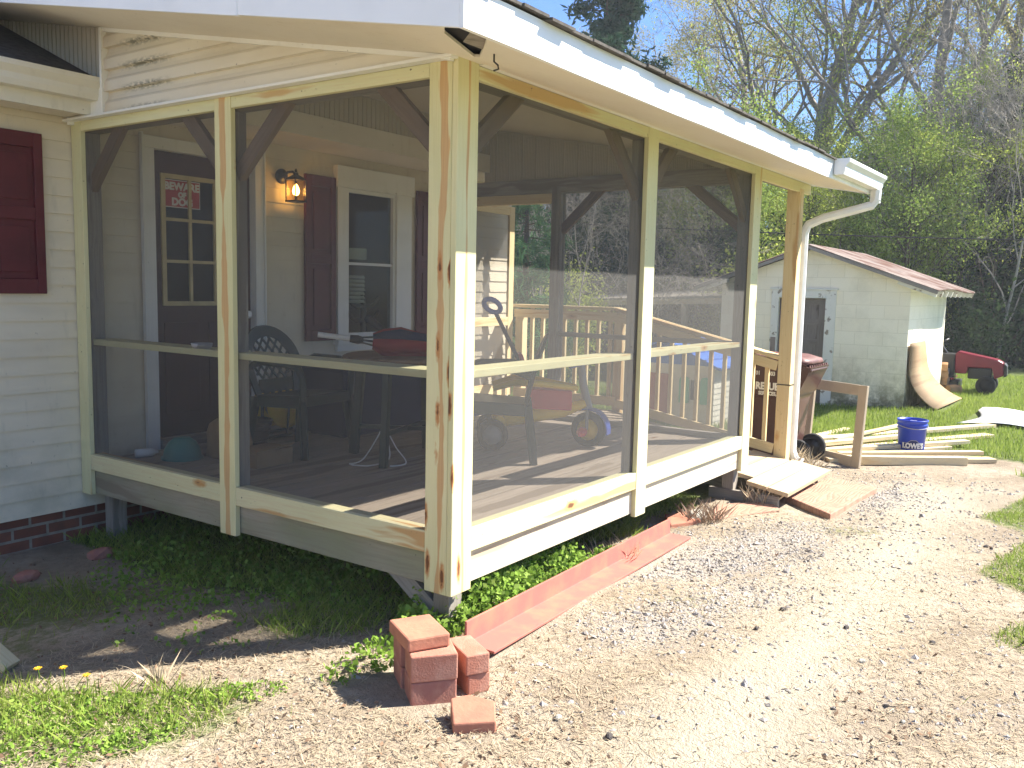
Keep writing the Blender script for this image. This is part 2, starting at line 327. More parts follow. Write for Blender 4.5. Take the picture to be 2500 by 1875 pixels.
M['leaf_olive'] = mat_leaf('olive_bud_leaf', (0.25, 0.21, 0.07), (0.38, 0.33, 0.11), (0.46, 0.41, 0.16))
M['leaf_mid'] = mat_leaf('mid_green_leaf', (0.15, 0.215, 0.045), (0.25, 0.34, 0.075), (0.39, 0.45, 0.13))
M['leaf_dark'] = mat_leaf('dark_green_leaf', (0.018, 0.036, 0.014), (0.036, 0.064, 0.024), (0.085, 0.12, 0.04), 0.3)
M['leaf_cedar'] = mat_leaf('cedar_leaf', (0.022, 0.055, 0.03), (0.04, 0.085, 0.045), (0.075, 0.13, 0.075), 0.25)
M['leaf_pine'] = mat_leaf('pine_needle', (0.03, 0.085, 0.035), (0.06, 0.14, 0.055), (0.11, 0.20, 0.09), 0.3)
M['leaf_grass'] = mat_leaf('grass_blade', (0.15, 0.21, 0.035), (0.24, 0.32, 0.06), (0.36, 0.41, 0.11), 0.4)
M['leaf_weed'] = mat_leaf('weed_leaf', (0.13, 0.22, 0.03), (0.21, 0.33, 0.055), (0.33, 0.44, 0.11), 0.35)
M['straw'] = mat_leaf('dead_grass', (0.26, 0.205, 0.14), (0.42, 0.34, 0.235), (0.56, 0.47, 0.33), 0.2)
M['deadleaf'] = mat_leaf('dead_leaf', (0.12, 0.07, 0.045), (0.24, 0.155, 0.10), (0.38, 0.28, 0.20), 0.15)
M['flower'] = mat_plain('yellow_petal', (0.75, 0.45, 0.02), 0.6, 0.05)
M['ground'] = mat_ground()

# ------------------------------------------------------------------ geometry helpers
class MB:
    """collects shapes and links them as ONE mesh object; g is the grain coordinate (along, across, through)"""
    def __init__(s): s.v = []; s.f = []; s.g = []; s.sm = []
    def add(s, vs, fs, gs=None, smooth=False):
        o = len(s.v); s.v += [tuple(x) for x in vs]
        s.g += [tuple(x) for x in (gs if gs is not None else vs)]
        for f in fs: s.f.append(tuple(i + o for i in f)); s.sm.append(smooth)
        return s
    def box(s, c, size, R=None, grain=None):
        """box centred at c; R columns = local axes"""
        c = Vector(c); R = R or Matrix.Identity(3)
        hx, hy, hz = (d / 2 for d in size)
        off = (RND.uniform(0, 40), RND.uniform(0, 40), RND.uniform(0, 40))
        order = sorted(range(3), key=lambda i: -size[i]) if grain is None else [grain] + [i for i in range(3) if i != grain]
        vs = []; gs = []
        for x in (-hx, hx):
            for y in (-hy, hy):
                for z in (-hz, hz):
                    l = Vector((x, y, z)); vs.append(c + R @ l); gs.append(tuple(l[order[k]] + off[k] for k in range(3)))
        s.add(vs, [(0, 1, 3, 2), (4, 6, 7, 5), (0, 4, 5, 1), (2, 3, 7, 6), (0, 2, 6, 4), (1, 5, 7, 3)], gs); return s
    def span(s, a, b, grain=None):
        """axis-aligned box between two corners"""
        a = Vector(a); b = Vector(b); return s.box((a + b) / 2, tuple(abs(x) for x in (b - a)), None, grain)
    def bar(s, p0, p1, w, t, side=(0, 0, 1)):
        """board from p0 to p1; w measured along side, t across it"""
        p0 = Vector(p0); p1 = Vector(p1); d = p1 - p0; L = d.length; d.normalize()
        sd = Vector(side); sd = (sd - d * sd.dot(d)).normalized(); th = d.cross(sd)
        s.box((p0 + p1) / 2, (L, w, t), Matrix((d, sd, th)).transposed(), 0); return s
    def tube(s, pts, rad, n=6, cap=True, smooth=True):
        pts = [Vector(p) for p in pts]
        if not hasattr(rad, '__len__'): rad = [rad] * len(pts)
        vs = []; gs = []; off = RND.uniform(0, 40); al = 0; ref = None
        for i, p in enumerate(pts):
            d = (pts[min(i + 1, len(pts) - 1)] - pts[max(i - 1, 0)])
            d = d.normalized() if d.length > 1e-9 else Vector((0, 0, 1))
            if ref is None: ref = d.orthogonal().normalized()
            ref = (ref - d * ref.dot(d)); ref = ref.normalized() if ref.length > 1e-6 else d.orthogonal().normalized()
            b = d.cross(ref)
            if i: al += (p - pts[i - 1]).length
            for k in range(n):
                a = 2 * math.pi * k / n; vs.append(p + (ref * math.cos(a) + b * math.sin(a)) * rad[i]); gs.append((al + off, rad[i] * math.cos(a), rad[i] * math.sin(a)))
        fs = []
        for i in range(len(pts) - 1):
            for k in range(n): fs.append((i * n + k, i * n + (k + 1) % n, (i + 1) * n + (k + 1) % n, (i + 1) * n + k))
        s.add(vs, fs, gs, smooth)
        if cap:
            m = len(pts) - 1
            s.add([vs[k] for k in range(n)], [tuple(range(n))[::-1]]); s.add([vs[m * n + k] for k in range(n)], [tuple(range(n))])
        return s
    def lathe(s, c, prof, n=24, axis=(0, 0, 1), smooth=True, cap=True):
        """prof = [(radius, height)]"""
        c = Vector(c); ax = Vector(axis).normalized(); e1 = ax.orthogonal().normalized(); e2 = ax.cross(e1); vs = []
        for r, h in prof:
            for k in range(n):
                a = 2 * math.pi * k / n; vs.append(c + ax * h + (e1 * math.cos(a) + e2 * math.sin(a)) * r)
        fs = []
        for i in range(len(prof) - 1):
            for k in range(n): fs.append((i * n + k, i * n + (k + 1) % n, (i + 1) * n + (k + 1) % n, (i + 1) * n + k))
        s.add(vs, fs, None, smooth)
        if cap:
            s.add(vs[:n], [tuple(range(n))[::-1]]); s.add(vs[-n:], [tuple(range(n))])
        return s
    def prism(s, poly, ext, plane=None):
        """poly 3-D points (planar), extruded by vector ext"""
        p = [Vector(q) for q in poly]; e = Vector(ext); n = len(p)
        vs = p + [q + e for q in p]
        fs = [tuple(range(n))[::-1], tuple(range(n, 2 * n))] + [(i, (i + 1) % n, n + (i + 1) % n, n + i) for i in range(n)]
        s.add(vs, fs); return s
    def build(s, name, mat, parent=None, bevel=0.0, mats=None):
        me = bpy.data.meshes.new(name); me.from_pydata(s.v, [], s.f)
        at = me.attributes.new('g', 'FLOAT_VECTOR', 'POINT'); at.data.foreach_set('vector', np.array(s.g, dtype=np.float32).ravel())
        me.polygons.foreach_set('use_smooth', s.sm)
        bm = bmesh.new(); bm.from_mesh(me); bmesh.ops.recalc_face_normals(bm, faces=bm.faces); bm.to_mesh(me); bm.free()
        me.materials.append(mat); me.update()
        return link(name, me, parent, bevel)
def link(name, me, parent=None, bevel=0.0):
    o = bpy.data.objects.new(name, me); COL.objects.link(o)
    if parent is not None:
        o.parent = parent; o.matrix_parent_inverse = parent.matrix_basis.inverted()
    if bevel:
        m = o.modifiers.new('bevel', 'BEVEL'); m.width = bevel; m.segments = 2; m.limit_method = 'ANGLE'
    return o
def tag(o, label=None, cat=None, group=None, kind=None):
    if label: o['label'] = label
    if cat: o['category'] = cat
    if group: o['group'] = group
    if kind: o['kind'] = kind
    return o
def thing(name, label, cat, loc=(0, 0, 0), group=None, rz=0.0):
    o = bpy.data.objects.new(name, None); COL.objects.link(o); o.empty_display_size = 0.1
    o.location = loc; o.rotation_euler = (0, 0, rz)
    o.matrix_basis = Matrix.Translation(Vector(loc)) @ Matrix.Rotation(rz, 4, 'Z')
    return tag(o, label, cat, group)
def copy_tree(o, parent=None):
    c = o.copy(); COL.objects.link(c)
    if parent is not None: c.parent = parent
    for ch in list(o.children): copy_tree(ch, c)
    return c
def loc_build(mb, name, mat, root, bevel=0.0):
    """mesh given in root's local coordinates"""
    o = mb.build(name, mat, None, bevel); o.parent = root; return o
def Rz(a): return Matrix.Rotation(a, 3, 'Z')
def big_mesh(name, verts, faces_n, mat, attr=None, parent=None, smooth=False):
    """verts (N*k,3) ordered face by face, k = faces_n corners each, no sharing; attr per vertex 'lv'"""
    n = len(verts); k = faces_n; nf = n // k
    me = bpy.data.meshes.new(name); me.vertices.add(n); me.vertices.foreach_set('co', np.asarray(verts, np.float32).ravel())
    me.loops.add(n); me.loops.foreach_set('vertex_index', np.arange(n, dtype=np.int32))
    me.polygons.add(nf); me.polygons.foreach_set('loop_start', np.arange(0, n, k, dtype=np.int32)); me.polygons.foreach_set('loop_total', np.full(nf, k, np.int32))
    if attr is not None:
        a = me.attributes.new('lv', 'FLOAT', 'POINT'); a.data.foreach_set('value', np.asarray(attr, np.float32))
    me.update(calc_edges=True); me.materials.append(mat)
    return link(name, me, parent)
def text_mesh(body, size, mat, name, parent, X, Y, org, bold=0.0, align='CENTER', spacing=1.0, sx=1.0, thick=0.001, warp=None):
    """lettering: X = reading direction, Y = up, org = centre point of the line; a thin raised print"""
    cu = bpy.data.curves.new(name, 'FONT'); cu.body = body; cu.size = size; cu.align_x = align; cu.align_y = 'CENTER'; cu.offset = bold; cu.space_character = spacing; cu.extrude = thick; cu.resolution_u = 3
    t = bpy.data.objects.new(name, cu); COL.objects.link(t)
    dg = bpy.context.evaluated_depsgraph_get(); me = bpy.data.meshes.new_from_object(t.evaluated_get(dg)); bpy.data.objects.remove(t); bpy.data.curves.remove(cu)
    X = Vector(X).normalized(); Y = Vector(Y).normalized(); Z = X.cross(Y); org = Vector(org)
    for v in me.vertices:
        c = v.co
        v.co = warp(c.x * sx, c.y, c.z) if warp else org + X * (c.x * sx) + Y * c.y + Z * c.z
    me.materials.clear(); me.materials.append(mat); me.name = name
    return link(name, me, parent)

# ------------------------------------------------------------------ ground
def smooth(t): t = np.clip(t, 0, 1); return t * t * (3 - 2 * t)
_w = [(rng.uniform(0.5, 9), rng.uniform(0, 6.283), rng.uniform(0, 6.283)) for _ in range(22)]
def gz(x, y, fine=True):
    x = np.asarray(x, float); y = np.asarray(y, float)
    z = -0.05 - 0.10 * smooth(y / 2.6) - 0.05 * smooth((x - 0.6) / 3.0)
    z = z + 0.15 * np.exp(-((x - 5.15) ** 2 / 0.10 + (y + 0.0) ** 2 / 0.05))
    z = z - 0.03 * smooth((x - 7) / 3)
    if fine:
        for k, a, p in _w: z = z + 0.010 / (0.6 + k * 0.7) * np.sin(k * (x * math.cos(a) + y * math.sin(a)) + p)
    return z
def gz1(x, y): return float(gz(x, y))
def blob(x, y, cx, cy, rx, ry, rot=0.0):
    c, s = math.cos(rot), math.sin(rot); dx = x - cx; dy = y - cy
    return np.exp(-(((dx * c + dy * s) / rx) ** 2 + ((-dx * s + dy * c) / ry) ** 2))
_nw = [(rng.uniform(1.2, 7), rng.uniform(0, 6.283), rng.uniform(0, 6.283)) for _ in range(16)]
def patch(x, y):
    s = 0
    for k, a, p in _nw: s = s + np.sin(k * (x * math.cos(a) + y * math.sin(a)) + p)
    return s / 5.0
def seg_d(x, y, a, b):
    ax, ay = a; bx, by = b; t = np.clip(((x - ax) * (bx - ax) + (y - ay) * (by - ay)) / ((bx - ax) ** 2 + (by - ay) ** 2), 0, 1)
    return np.hypot(x - ax - t * (bx - ax), y - ay - t * (by - ay))
def m_sand(x, y):
    d = np.minimum(seg_d(x, y, (5.2, -1.25), (2.4, -1.35)), seg_d(x, y, (2.4, -1.35), (-0.6, -1.35)))
    return np.clip(1.15 - d / (0.48 + 0.12 * patch(x * 0.7, y * 0.7)), 0, 1)
def m_gravel(x, y):
    return np.clip(1.3 * np.maximum(np.maximum(blob(x, y, 2.4, -0.55, 1.1, 0.33, -0.3), 0.75 * blob(x, y, 1.1, -0.72, 0.9, 0.26, -0.2)), 0.5 * blob(x, y, 4.6, -0.9, 0.8, 0.2)) + 0.12 * patch(x * 2, y * 2), 0, 1) * (y < 0.05)
def m_green(x, y):
    p = patch(x, y)
    g = np.zeros_like(x)
    lawn = smooth((x - 6.3 + 0.5 * p) / 1.2) * smooth((y + 40) / 1) * np.clip(smooth((x - 5.6 + 0.25 * p) / 1.0) , 0, 1)
    lawn = np.maximum(lawn, 0.8 * smooth((-1.86 + 0.10 * (x - 3) - y + 0.18 * p) / 0.30) * smooth((x - 1.1) / 0.8))
    lawn = np.maximum(lawn, 0.5 * smooth((-2.15 - y + 0.2 * p) / 0.4))
    g = np.maximum(g, lawn)
    g = np.maximum(g, np.clip(1.1 * blob(x, y, -1.5, 0.75, 0.30, 0.50, 0.6) + 0.35 * p - 0.1, 0, 1))
    g = np.maximum(g, np.clip(1.0 * blob(x, y, -1.15, 0.42, 0.30, 0.28, 0.6) + 0.35 * p - 0.25, 0, 1))
    g = np.maximum(g, np.clip(1.3 * smooth((x + 0.40 + 0.25 * p) / 0.6) * smooth((y - 0.10 - 0.1 * p) / 0.5), 0, 1) * (x < 4.2) * (y < 3.3))
    g = np.maximum(g, 0.6 * smooth((y - 0.9) / 0.9) * (x < 0) * np.clip(0.6 + 0.5 * p, 0, 1))
    g = np.maximum(g, smooth((y - 3.0) / 1.5) * (x > 5.0))
    return np.clip(g, 0, 1)
def axis_grid():
    a = np.concatenate([np.linspace(-160, -14, 14), np.linspace(-12, -4.2, 12)[0:], np.arange(-4.0, 9.0, 0.055), np.linspace(9.1, 22, 60), np.linspace(24, 200, 22)])
    b = np.concatenate([np.linspace(-160, -14, 14), np.linspace(-12, -4.2, 12), np.arange(-4.0, 4.0, 0.055), np.linspace(4.2, 20, 50), np.linspace(22, 200, 22)])
    return a, b
xs, ys = axis_grid(); GX, GY = np.meshgrid(xs, ys, indexing='ij'); GZ = gz(GX, GY)
nx, ny = len(xs), len(ys)
me = bpy.data.meshes.new('ground'); me.vertices.add(nx * ny); me.vertices.foreach_set('co', np.stack([GX, GY, GZ], -1).astype(np.float32).ravel())
ii, jj = np.meshgrid(np.arange(nx - 1), np.arange(ny - 1), indexing='ij'); q = (ii * ny + jj).ravel()
quad = np.stack([q, q + ny, q + ny + 1, q + 1], -1).astype(np.int32)
me.loops.add(quad.size); me.loops.foreach_set('vertex_index', quad.ravel()); me.polygons.add(len(q)); me.polygons.foreach_set('loop_start', np.arange(0, quad.size, 4, dtype=np.int32)); me.polygons.foreach_set('loop_total', np.full(len(q), 4, np.int32))
for nm, fn in (('green', m_green), ('sand', m_sand), ('gravel', m_gravel)):
    a = me.attributes.new(nm, 'FLOAT', 'POINT'); a.data.foreach_set('value', fn(GX, GY).astype(np.float32).ravel())
me.polygons.foreach_set('use_smooth', np.ones(len(q), bool)); me.update(calc_edges=True); me.materials.append(M['ground'])
tag(link('ground', me), kind='structure')

# ------------------------------------------------------------------ the house
HY = 3.16                      # front face of the house wall
house = thing('house', 'cream vinyl sided house with maroon shutters on a low brick foundation', 'house', (-1.0, HY, gz1(-1, HY)))
def lap_wall(x0, x1, z0, z1, y, holes, exp=0.113, dep=0.012):
    """courses of lap siding on a wall facing -Y, cut round holes (x0,x1,z0,z1)"""
    mb = MB(); n = int(math.ceil((z1 - z0) / exp))
    for i in range(n):
        a = z0 + i * exp; b = min(a + exp, z1)
        cuts = sorted(set([a, b] + [h[k] for h in holes for k in (2, 3) if a < h[k] < b]))
        for c0, c1 in zip(cuts, cuts[1:]):
            mid = (c0 + c1) / 2; iv = [(x0, x1)]
            for h in holes:
                if h[2] < mid < h[3]:
                    iv = [p for (p0, p1) in iv for p in ((p0, min(p1, h[0])), (max(p0, h[1]), p1)) if p[1] - p[0] > 1e-4]
            f0 = 1 - (c0 - a) / exp; f1 = 1 - (c1 - a) / exp
            for (p0, p1) in iv:
                mb.add([(p0, y - dep * f0, c0), (p1, y - dep * f0, c0), (p1, y - dep * f1, c1), (p0, y - dep * f1, c1)], [(0, 1, 2, 3)])
                if c0 == a: mb.add([(p0, y, c0), (p1, y, c0), (p1, y - dep, c0), (p0, y - dep, c0)], [(0, 1, 2, 3)])
    return mb
DOOR = (0.567, 1.42, 0.45, 2.48); WIN = (2.40, 3.02, 1.12, 2.40); WIN0 = (-1.6, -0.75, 1.48, 2.46)
HX1 = 4.86
lap_wall(-9, HX1, 0.065, 2.86, HY, [DOOR, WIN]).build('siding', M['siding'], house)
MB().span((-9, HY + 0.02, -0.4), (HX1, HY + 0.2, 0.064)).build('foundation', M['brick'], house)
# side and back walls, floor and ceiling keep the rooms dark
mb = MB(); mb.span((HX1 - 0.1, HY + 0.001, 0.0), (HX1 - 0.001, 9.8, 2.9)); mb.span((-9, 9.7, 0), (HX1 - 0.11, 9.8, 2.9)); mb.span((-9, HY + 0.2, 0), (-8.9, 9.69, 2.9))
mb.build('wall', M['siding'], house)
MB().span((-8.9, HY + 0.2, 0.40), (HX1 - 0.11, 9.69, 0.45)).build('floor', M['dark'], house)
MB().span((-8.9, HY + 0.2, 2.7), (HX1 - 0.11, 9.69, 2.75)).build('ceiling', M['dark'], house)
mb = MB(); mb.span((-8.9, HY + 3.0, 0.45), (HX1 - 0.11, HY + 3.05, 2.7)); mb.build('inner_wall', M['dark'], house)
mb = MB(); mb.span((HX1 - 0.005, HY - 0.02, 0.05), (HX1 + 0.02, HY + 0.08, 2.86)); mb.build('corner_trim', M['white'], house)
# roof over the rooms left of the porch, rising from its own eave
RZ = lambda y: 2.80 + 0.42 * (y - 2.82)
mb = MB(); mb.prism([(-9, 2.80, RZ(2.80)), (-0.012, 2.80, RZ(2.80)), (-0.012, 6.4, RZ(6.4)), (-9, 6.4, RZ(6.4))], (0, 0, -0.05))
mb.prism([(-9, 6.4, RZ(6.4)), (-0.012, 6.4, RZ(6.4)), (-0.012, 10.2, RZ(2.8)), (-9, 10.2, RZ(2.8))], (0, 0, -0.05))
mb.prism([(0.0, 4.4, RZ(4.4)), (HX1 + .3, 4.4, RZ(4.4)), (HX1 + .3, 6.4, RZ(6.4)), (0, 6.4, RZ(6.4))], (0, 0, -0.05))
mb.prism([(0, 6.4, RZ(6.4)), (HX1 + .3, 6.4, RZ(6.4)), (HX1 + .3, 10.2, RZ(2.8)), (0, 10.2, RZ(2.8))], (0, 0, -0.05))
mb.build('roof', M['shingle'], house)
# eave: fascia, soffit, frieze (outside the porch and inside it)
MB().span((-9, 2.875, 2.58), (-0.005, 2.90, 2.765)).build('fascia', M['oldgutter'], house)
MB().span((-9, 2.901, 2.59), (-0.005, HY - 0.02, 2.61)).build('soffit', M['soffit'], house)
# K-style gutter on the left eave
def gutter(x0, x1, y, z, name, mat, parent, w=0.11, h=0.115):
    mb = MB()
    prof = [(0, 0), (0, -h), (-w * 0.62, -h), (-w * 0.72, -h * 0.75), (-w * 0.74, -h * 0.5), (-w * 0.98, -h * 0.22), (-w, -0.012), (-w, 0), (-w * 0.86, 0), (-w * 0.86, -0.012), (-w * 0.90, -h * 0.2), (-w * 0.62, -h * 0.55), (-w * 0.58, -h * 0.9), (-0.006, -h * 0.9), (-0.006, 0)]
    n = len(prof); vs = [(x0, y + a, z + b) for a, b in prof] + [(x1, y + a, z + b) for a, b in prof]
    mb.add(vs, [(i, (i + 1) % n, n + (i + 1) % n, n + i) for i in range(n)])
    o = mb.build(name, mat, parent)
    for xx in (x0, x1):
        m2 = MB(); pf = prof[:8]; m2.prism([(xx, y + a, z + b) for a, b in pf], (-0.004 if xx == x0 else 0.004, 0, 0)); m2.build('end_cap', mat, o)
    return o
gutter(-9, -0.02, 2.873, 2.79, 'gutter', M['oldgutter'], house, 0.13, 0.13)
# inside the porch: boxed eave with perforated infill above it
ZS = lambda y: 2.57 + 0.187 * y           # underside of the porch roof
def ribbed(x0, x1, y, zlo, zhi, step=0.15, dep=0.008):
    mb = MB(); x = x0
    while x < x1:
        e = min(x + step, x1); k = (e - x)
        for a, b in ((0, .30), (.34, .64), (.68, .97)):
            mb.span((x + k * a, y - dep, zlo), (x + k * b, y, zhi))
        mb.span((x, y - 0.001, zlo), (e, y + 0.006, zhi)); x = e
    return mb
def mat_perf():
    b = NB('perforated_vinyl'); p = b.geo().outputs['Position']
    vo = b.n('ShaderNodeTexVoronoi'); b.lk(b.map(p, (60, 60, 90)), vo.inputs['Vector']); vo.inputs['Scale'].default_value = 1; vo.inputs['Randomness'].default_value = 0
    c = b.mix(b.mapr(vo.outputs['Distance'], 0.30, 0.22), (0.50, 0.455, 0.37), (0.25, 0.22, 0.17))
    c = b.mix(b.mapr(b.noise(p, 3, 4), 0.45, 0.75, 0, 0.5), c, (0.42, 0.36, 0.27))
    b.bsdf(c, 0.6); return b.m
M['perf'] = mat_perf()
MB().span((0.04, 2.63, 2.665), (HX1 + 0.62, 2.65, 2.825)).build('fascia', M['soffit'], house)  # fascia and soffit length past the house corner is added to shade the wall
MB().span((0.04, 2.652, 2.665), (HX1 + 0.62, HY - 0.02, 2.685)).build('soffit', M['soffit'], house)
ribbed(0.04, HX1, 2.645, 2.826, ZS(2.64) - 0.004).build('vented_panel', M['perf'], house)
# window by the lamp
def window(parent, x0, x1, z0, z1, cas=0.115, head=0.18):
    w = MB(); y = HY - 0.018
    w.span((x0 - cas, y - 0.03, z0 - 0.02), (x0 - 0.001, y + 0.02, z1)); w.span((x1 + 0.001, y - 0.03, z0 - 0.02), (x1 + cas + 0.09, y + 0.02, z1))
    w.span((x0 - cas - 0.02, y - 0.045, z1 + 0.001), (x1 + cas + 0.11, y + 0.02, z1 + head))
    win = w.build('window', M['white'], parent, 0.003)
    f = MB()
    f.span((x0, y - 0.01, z0), (x0 + 0.03, y + 0.06, z1)); f.span((x1 - 0.03, y - 0.01, z0), (x1, y + 0.06, z1)); f.span((x0 + 0.03, y - 0.01, z1 - 0.03), (x1 - 0.03, y + 0.06, z1)); f.span((x0 + 0.03, y - 0.01, z0), (x1 - 0.03, y + 0.06, z0 + 0.035))
    zm = (z0 + z1) / 2; f.span((x0 + 0.03, y + 0.0, zm - 0.012), (x1 - 0.03, y + 0.05, zm + 0.012))
    f.build('sash', M['white'], win, 0.002)
    s = MB(); s.span((x0 - cas - 0.02, y - 0.055, z0 - 0.06), (x1 + cas + 0.11, y + 0.02, z0 - 0.021)); s.span((x0 - cas, y - 0.02, z0 - 0.12), (x1 + cas + 0.09, y + 0.01, z0 - 0.061)); s.build('sill', M['white'], win, 0.003)
    p = MB(); p.span((x0 + 0.03, y + 0.022, z0 + 0.035), (x1 - 0.03, y + 0.026, zm - 0.012)); p.span((x0 + 0.03, y + 0.022, zm + 0.012), (x1 - 0.03, y + 0.026, z1 - 0.03)); p.build('pane', M['glass'], win)
    return win
win = window(house, *WIN)
mb = MB(); mb.span((WIN[0] - 0.01, HY + 0.045, 1.80), (2.72, HY + 0.05, 1.90))  # slats built behind the pane to stand in for a reflection
for k in range(7): mb.bar((WIN[0], HY + 0.06, 1.43 + k * 0.036), (2.71, HY + 0.06, 1.43 + k * 0.036), 0.030, 0.002, (0, 0.5, 1))
mb.build('blind_reflection', M['blind_reflection'], win)
tag(win.children[0], None)
# shutters
def shutter(parent, x0, x1, z0, z1):
    y = HY - 0.016; fw = 0.055
    s = MB(); s.span((x0, y - 0.03, z0), (x0 + fw, y, z1)); s.span((x1 - fw, y - 0.03, z0), (x1, y, z1))
    zs = [z0, z0 + (z1 - z0) * 0.5, z1]
    for zz, hh in ((z0, 0.09), (zs[1] - 0.04, 0.08), (z1 - 0.09, 0.09)): s.span((x0 + fw, y - 0.03, zz), (x1 - fw, y, zz + hh))
    s.span((x0 + fw, y - 0.012, z0 + 0.09), (x1 - fw, y, z1 - 0.09))
    for a, b in ((z0 + 0.13, zs[1] - 0.08), (zs[1] + 0.08, z1 - 0.13)): s.span((x0 + fw + 0.035, y - 0.024, a), (x1 - fw - 0.035, y - 0.01, b))
    return s.build('shutter', M['shutter'], parent, 0.004)
for x0, x1, z0, z1 in ((1.93, 2.265, 1.10, 2.47), (3.31, 3.66, 1.10, 2.47), (-0.56, -0.20, 1.48, 2.46)): shutter(house, x0, x1, z0, z1)
# front door
dx0, dx1, dz0, dz1 = DOOR
dm = MB(); y = HY + 0.03
gx0, gx1, gz0_, gz1_ = 0.675, 1.312, 1.42, 2.31
dm.span((dx0, y, dz0), (gx0, y + 0.045, dz1)); dm.span((gx1, y, dz0), (dx1, y + 0.045, dz1)); dm.span((gx0, y, dz0), (gx1, y + 0.045, gz0_)); dm.span((gx0, y, gz1_), (gx1, y + 0.045, dz1))
door = dm.build('door', M['maroon'], house)
pm = MB()
for a, b in ((0.66, 0.95), (1.03, 1.33)):
    pm.span((a, y - 0.012, 0.62), (b, y - 0.001, 1.28))
pm.build('door_panel', M['maroon'], door, 0.008)
gm = MB(); t = 0.022
for k in range(4): xx = gx0 + (gx1 - gx0) * k / 3; gm.span((xx - t / 2 - (0.012 if k in (0,) else 0), y - 0.014, gz0_ - 0.02), (xx + t / 2 + (0.012 if k == 3 else 0), y + 0.004, gz1_ + 0.02))
for k in range(4):
    zz = gz0_ + (gz1_ - gz0_) * k / 3
    for j in range(3):
        xa = gx0 + (gx1 - gx0) * j / 3 + t / 2; xb = gx0 + (gx1 - gx0) * (j + 1) / 3 - t / 2
        gm.span((xa, y - 0.012, zz - t / 2 - (0.01 if k == 0 else 0)), (xb, y + 0.004, zz + t / 2 + (0.01 if k == 3 else 0)))
gm.build('muntin_grid', M['yellowgrid'], door)
MB().span((gx0, y + 0.02, gz0_), (gx1, y + 0.024, gz1_)).build('door_pane', M['glass'], door)
MB().lathe((1.36, y - 0.002, 1.33), [(0.012, 0), (0.012, 0.03), (0.028, 0.035), (0.03, 0.06), (0.018, 0.07)], 14, (0, -1, 0)).build('door_knob', M['gutter'], door)
cm = MB(); yc = HY - 0.02
cm.span((dx0 - 0.085, yc - 0.025, 0.36), (dx0 - 0.001, yc + 0.05, dz1)); cm.span((dx1 + 0.001, yc - 0.025, 0.36), (dx1 + 0.08, yc + 0.05, dz1)); cm.span((dx0 - 0.085, yc - 0.025, dz1 + 0.001), (dx1 + 0.08, yc + 0.05, dz1 + 0.085))
cm.span((dx0 - 0.10, yc - 0.035, 0.36), (dx0 - 0.086, yc + 0.0, dz1 + 0.1)); cm.span((dx1 + 0.081, yc - 0.035, 0.36), (dx1 + 0.095, yc, dz1 + 0.1))
cm.build('door_casing', M['white'], house, 0.003)
MB().span((dx0, yc - 0.05, 0.385), (dx1, HY + 0.1, 0.449)).build('door_sill', M['grey'], house)

# the sign behind the top door panes
sg = thing('warning_sign', 'red and white BEWARE OF DOG sign behind the top panes of the maroon door', 'sign', (0.81, y + 0.012, 2.09))
MB().span((0.685, y + 0.010, 2.10), (0.985, y + 0.012, 2.295)).build('sign_board', M['signred'], sg)
bm_ = MB()
for a, b in (((0.685, 2.10), (0.985, 2.106)), ((0.685, 2.289), (0.985, 2.295)), ((0.685, 2.1061), (0.690, 2.2889)), ((0.980, 2.1061), (0.985, 2.2889))): bm_.span((a[0], y + 0.0085, a[1]), (b[0], y + 0.0095, b[1]))
bm_.build('sign_border', M['print'], sg)
for s_, zz, sz in (('BEWARE', 2.247, 0.073), ('OF', 2.190, 0.05), ('DOG', 2.139, 0.073)):
    text_mesh(s_, sz, M['print'], 'lettering', sg, (1, 0, 0), (0, 0, 1), (0.835, y + 0.008, zz), 0.0035, sx=1.02 if s_ != 'OF' else 1)

# wall lantern
lp = thing('wall_lantern', 'lit black wall lantern with clear glass beside the porch window', 'lamp', (1.72, HY - 0.02, 2.36))
mb = MB(); mb.lathe((1.70, HY - 0.016, 2.42), [(0.06, 0), (0.06, 0.012), (0.035, 0.03), (0.015, 0.035)], 18, (0, -1, 0)); mb.tube([(1.70, HY - 0.04, 2.42), (1.705, HY - 0.09, 2.45), (1.725, HY - 0.12, 2.455), (1.745, HY - 0.135, 2.43)], 0.010, 8)
mb.build('wall_mount', M['black'], lp)
lc = Vector((1.745, HY - 0.135, 2.315)); hw = 0.054
mb = MB()
for sx in (-1, 1):
    for sy in (-1, 1): mb.span(lc + Vector((sx * hw - 0.004, sy * hw - 0.004, -0.085)), lc + Vector((sx * hw + 0.004, sy * hw + 0.004, 0.075)))
mb.span(lc + Vector((-hw - .006, -hw - .006, -0.097)), lc + Vector((hw + .006, hw + .006, -0.0851)))
mb.lathe(lc, [(0.082, 0.0751), (0.075, 0.088), (0.045, 0.105), (0.02, 0.118), (0.02, 0.13), (0.008, 0.14), (0.012, 0.15), (0.003, 0.165)], 4, smooth=False)
mb.build('lantern_cage', M['black'], lp)
mb = MB()
for sx in (-1, 1):
    mb.span(lc + Vector((sx * hw - 0.001, -hw + .004, -0.085)), lc + Vector((sx * hw + 0.001, hw - .004, 0.075))); mb.span(lc + Vector((-hw + .004, sx * hw - 0.001, -0.085)), lc + Vector((hw - .004, sx * hw + 0.001, 0.075)))
mb.build('lantern_glass', M['lampglass'], lp)
MB().lathe(lc, [(0.004, -0.045), (0.022, -0.035), (0.028, -0.01), (0.022, 0.015), (0.012, 0.035), (0.004, 0.045)], 12).build('bulb', M['bulb'], lp)
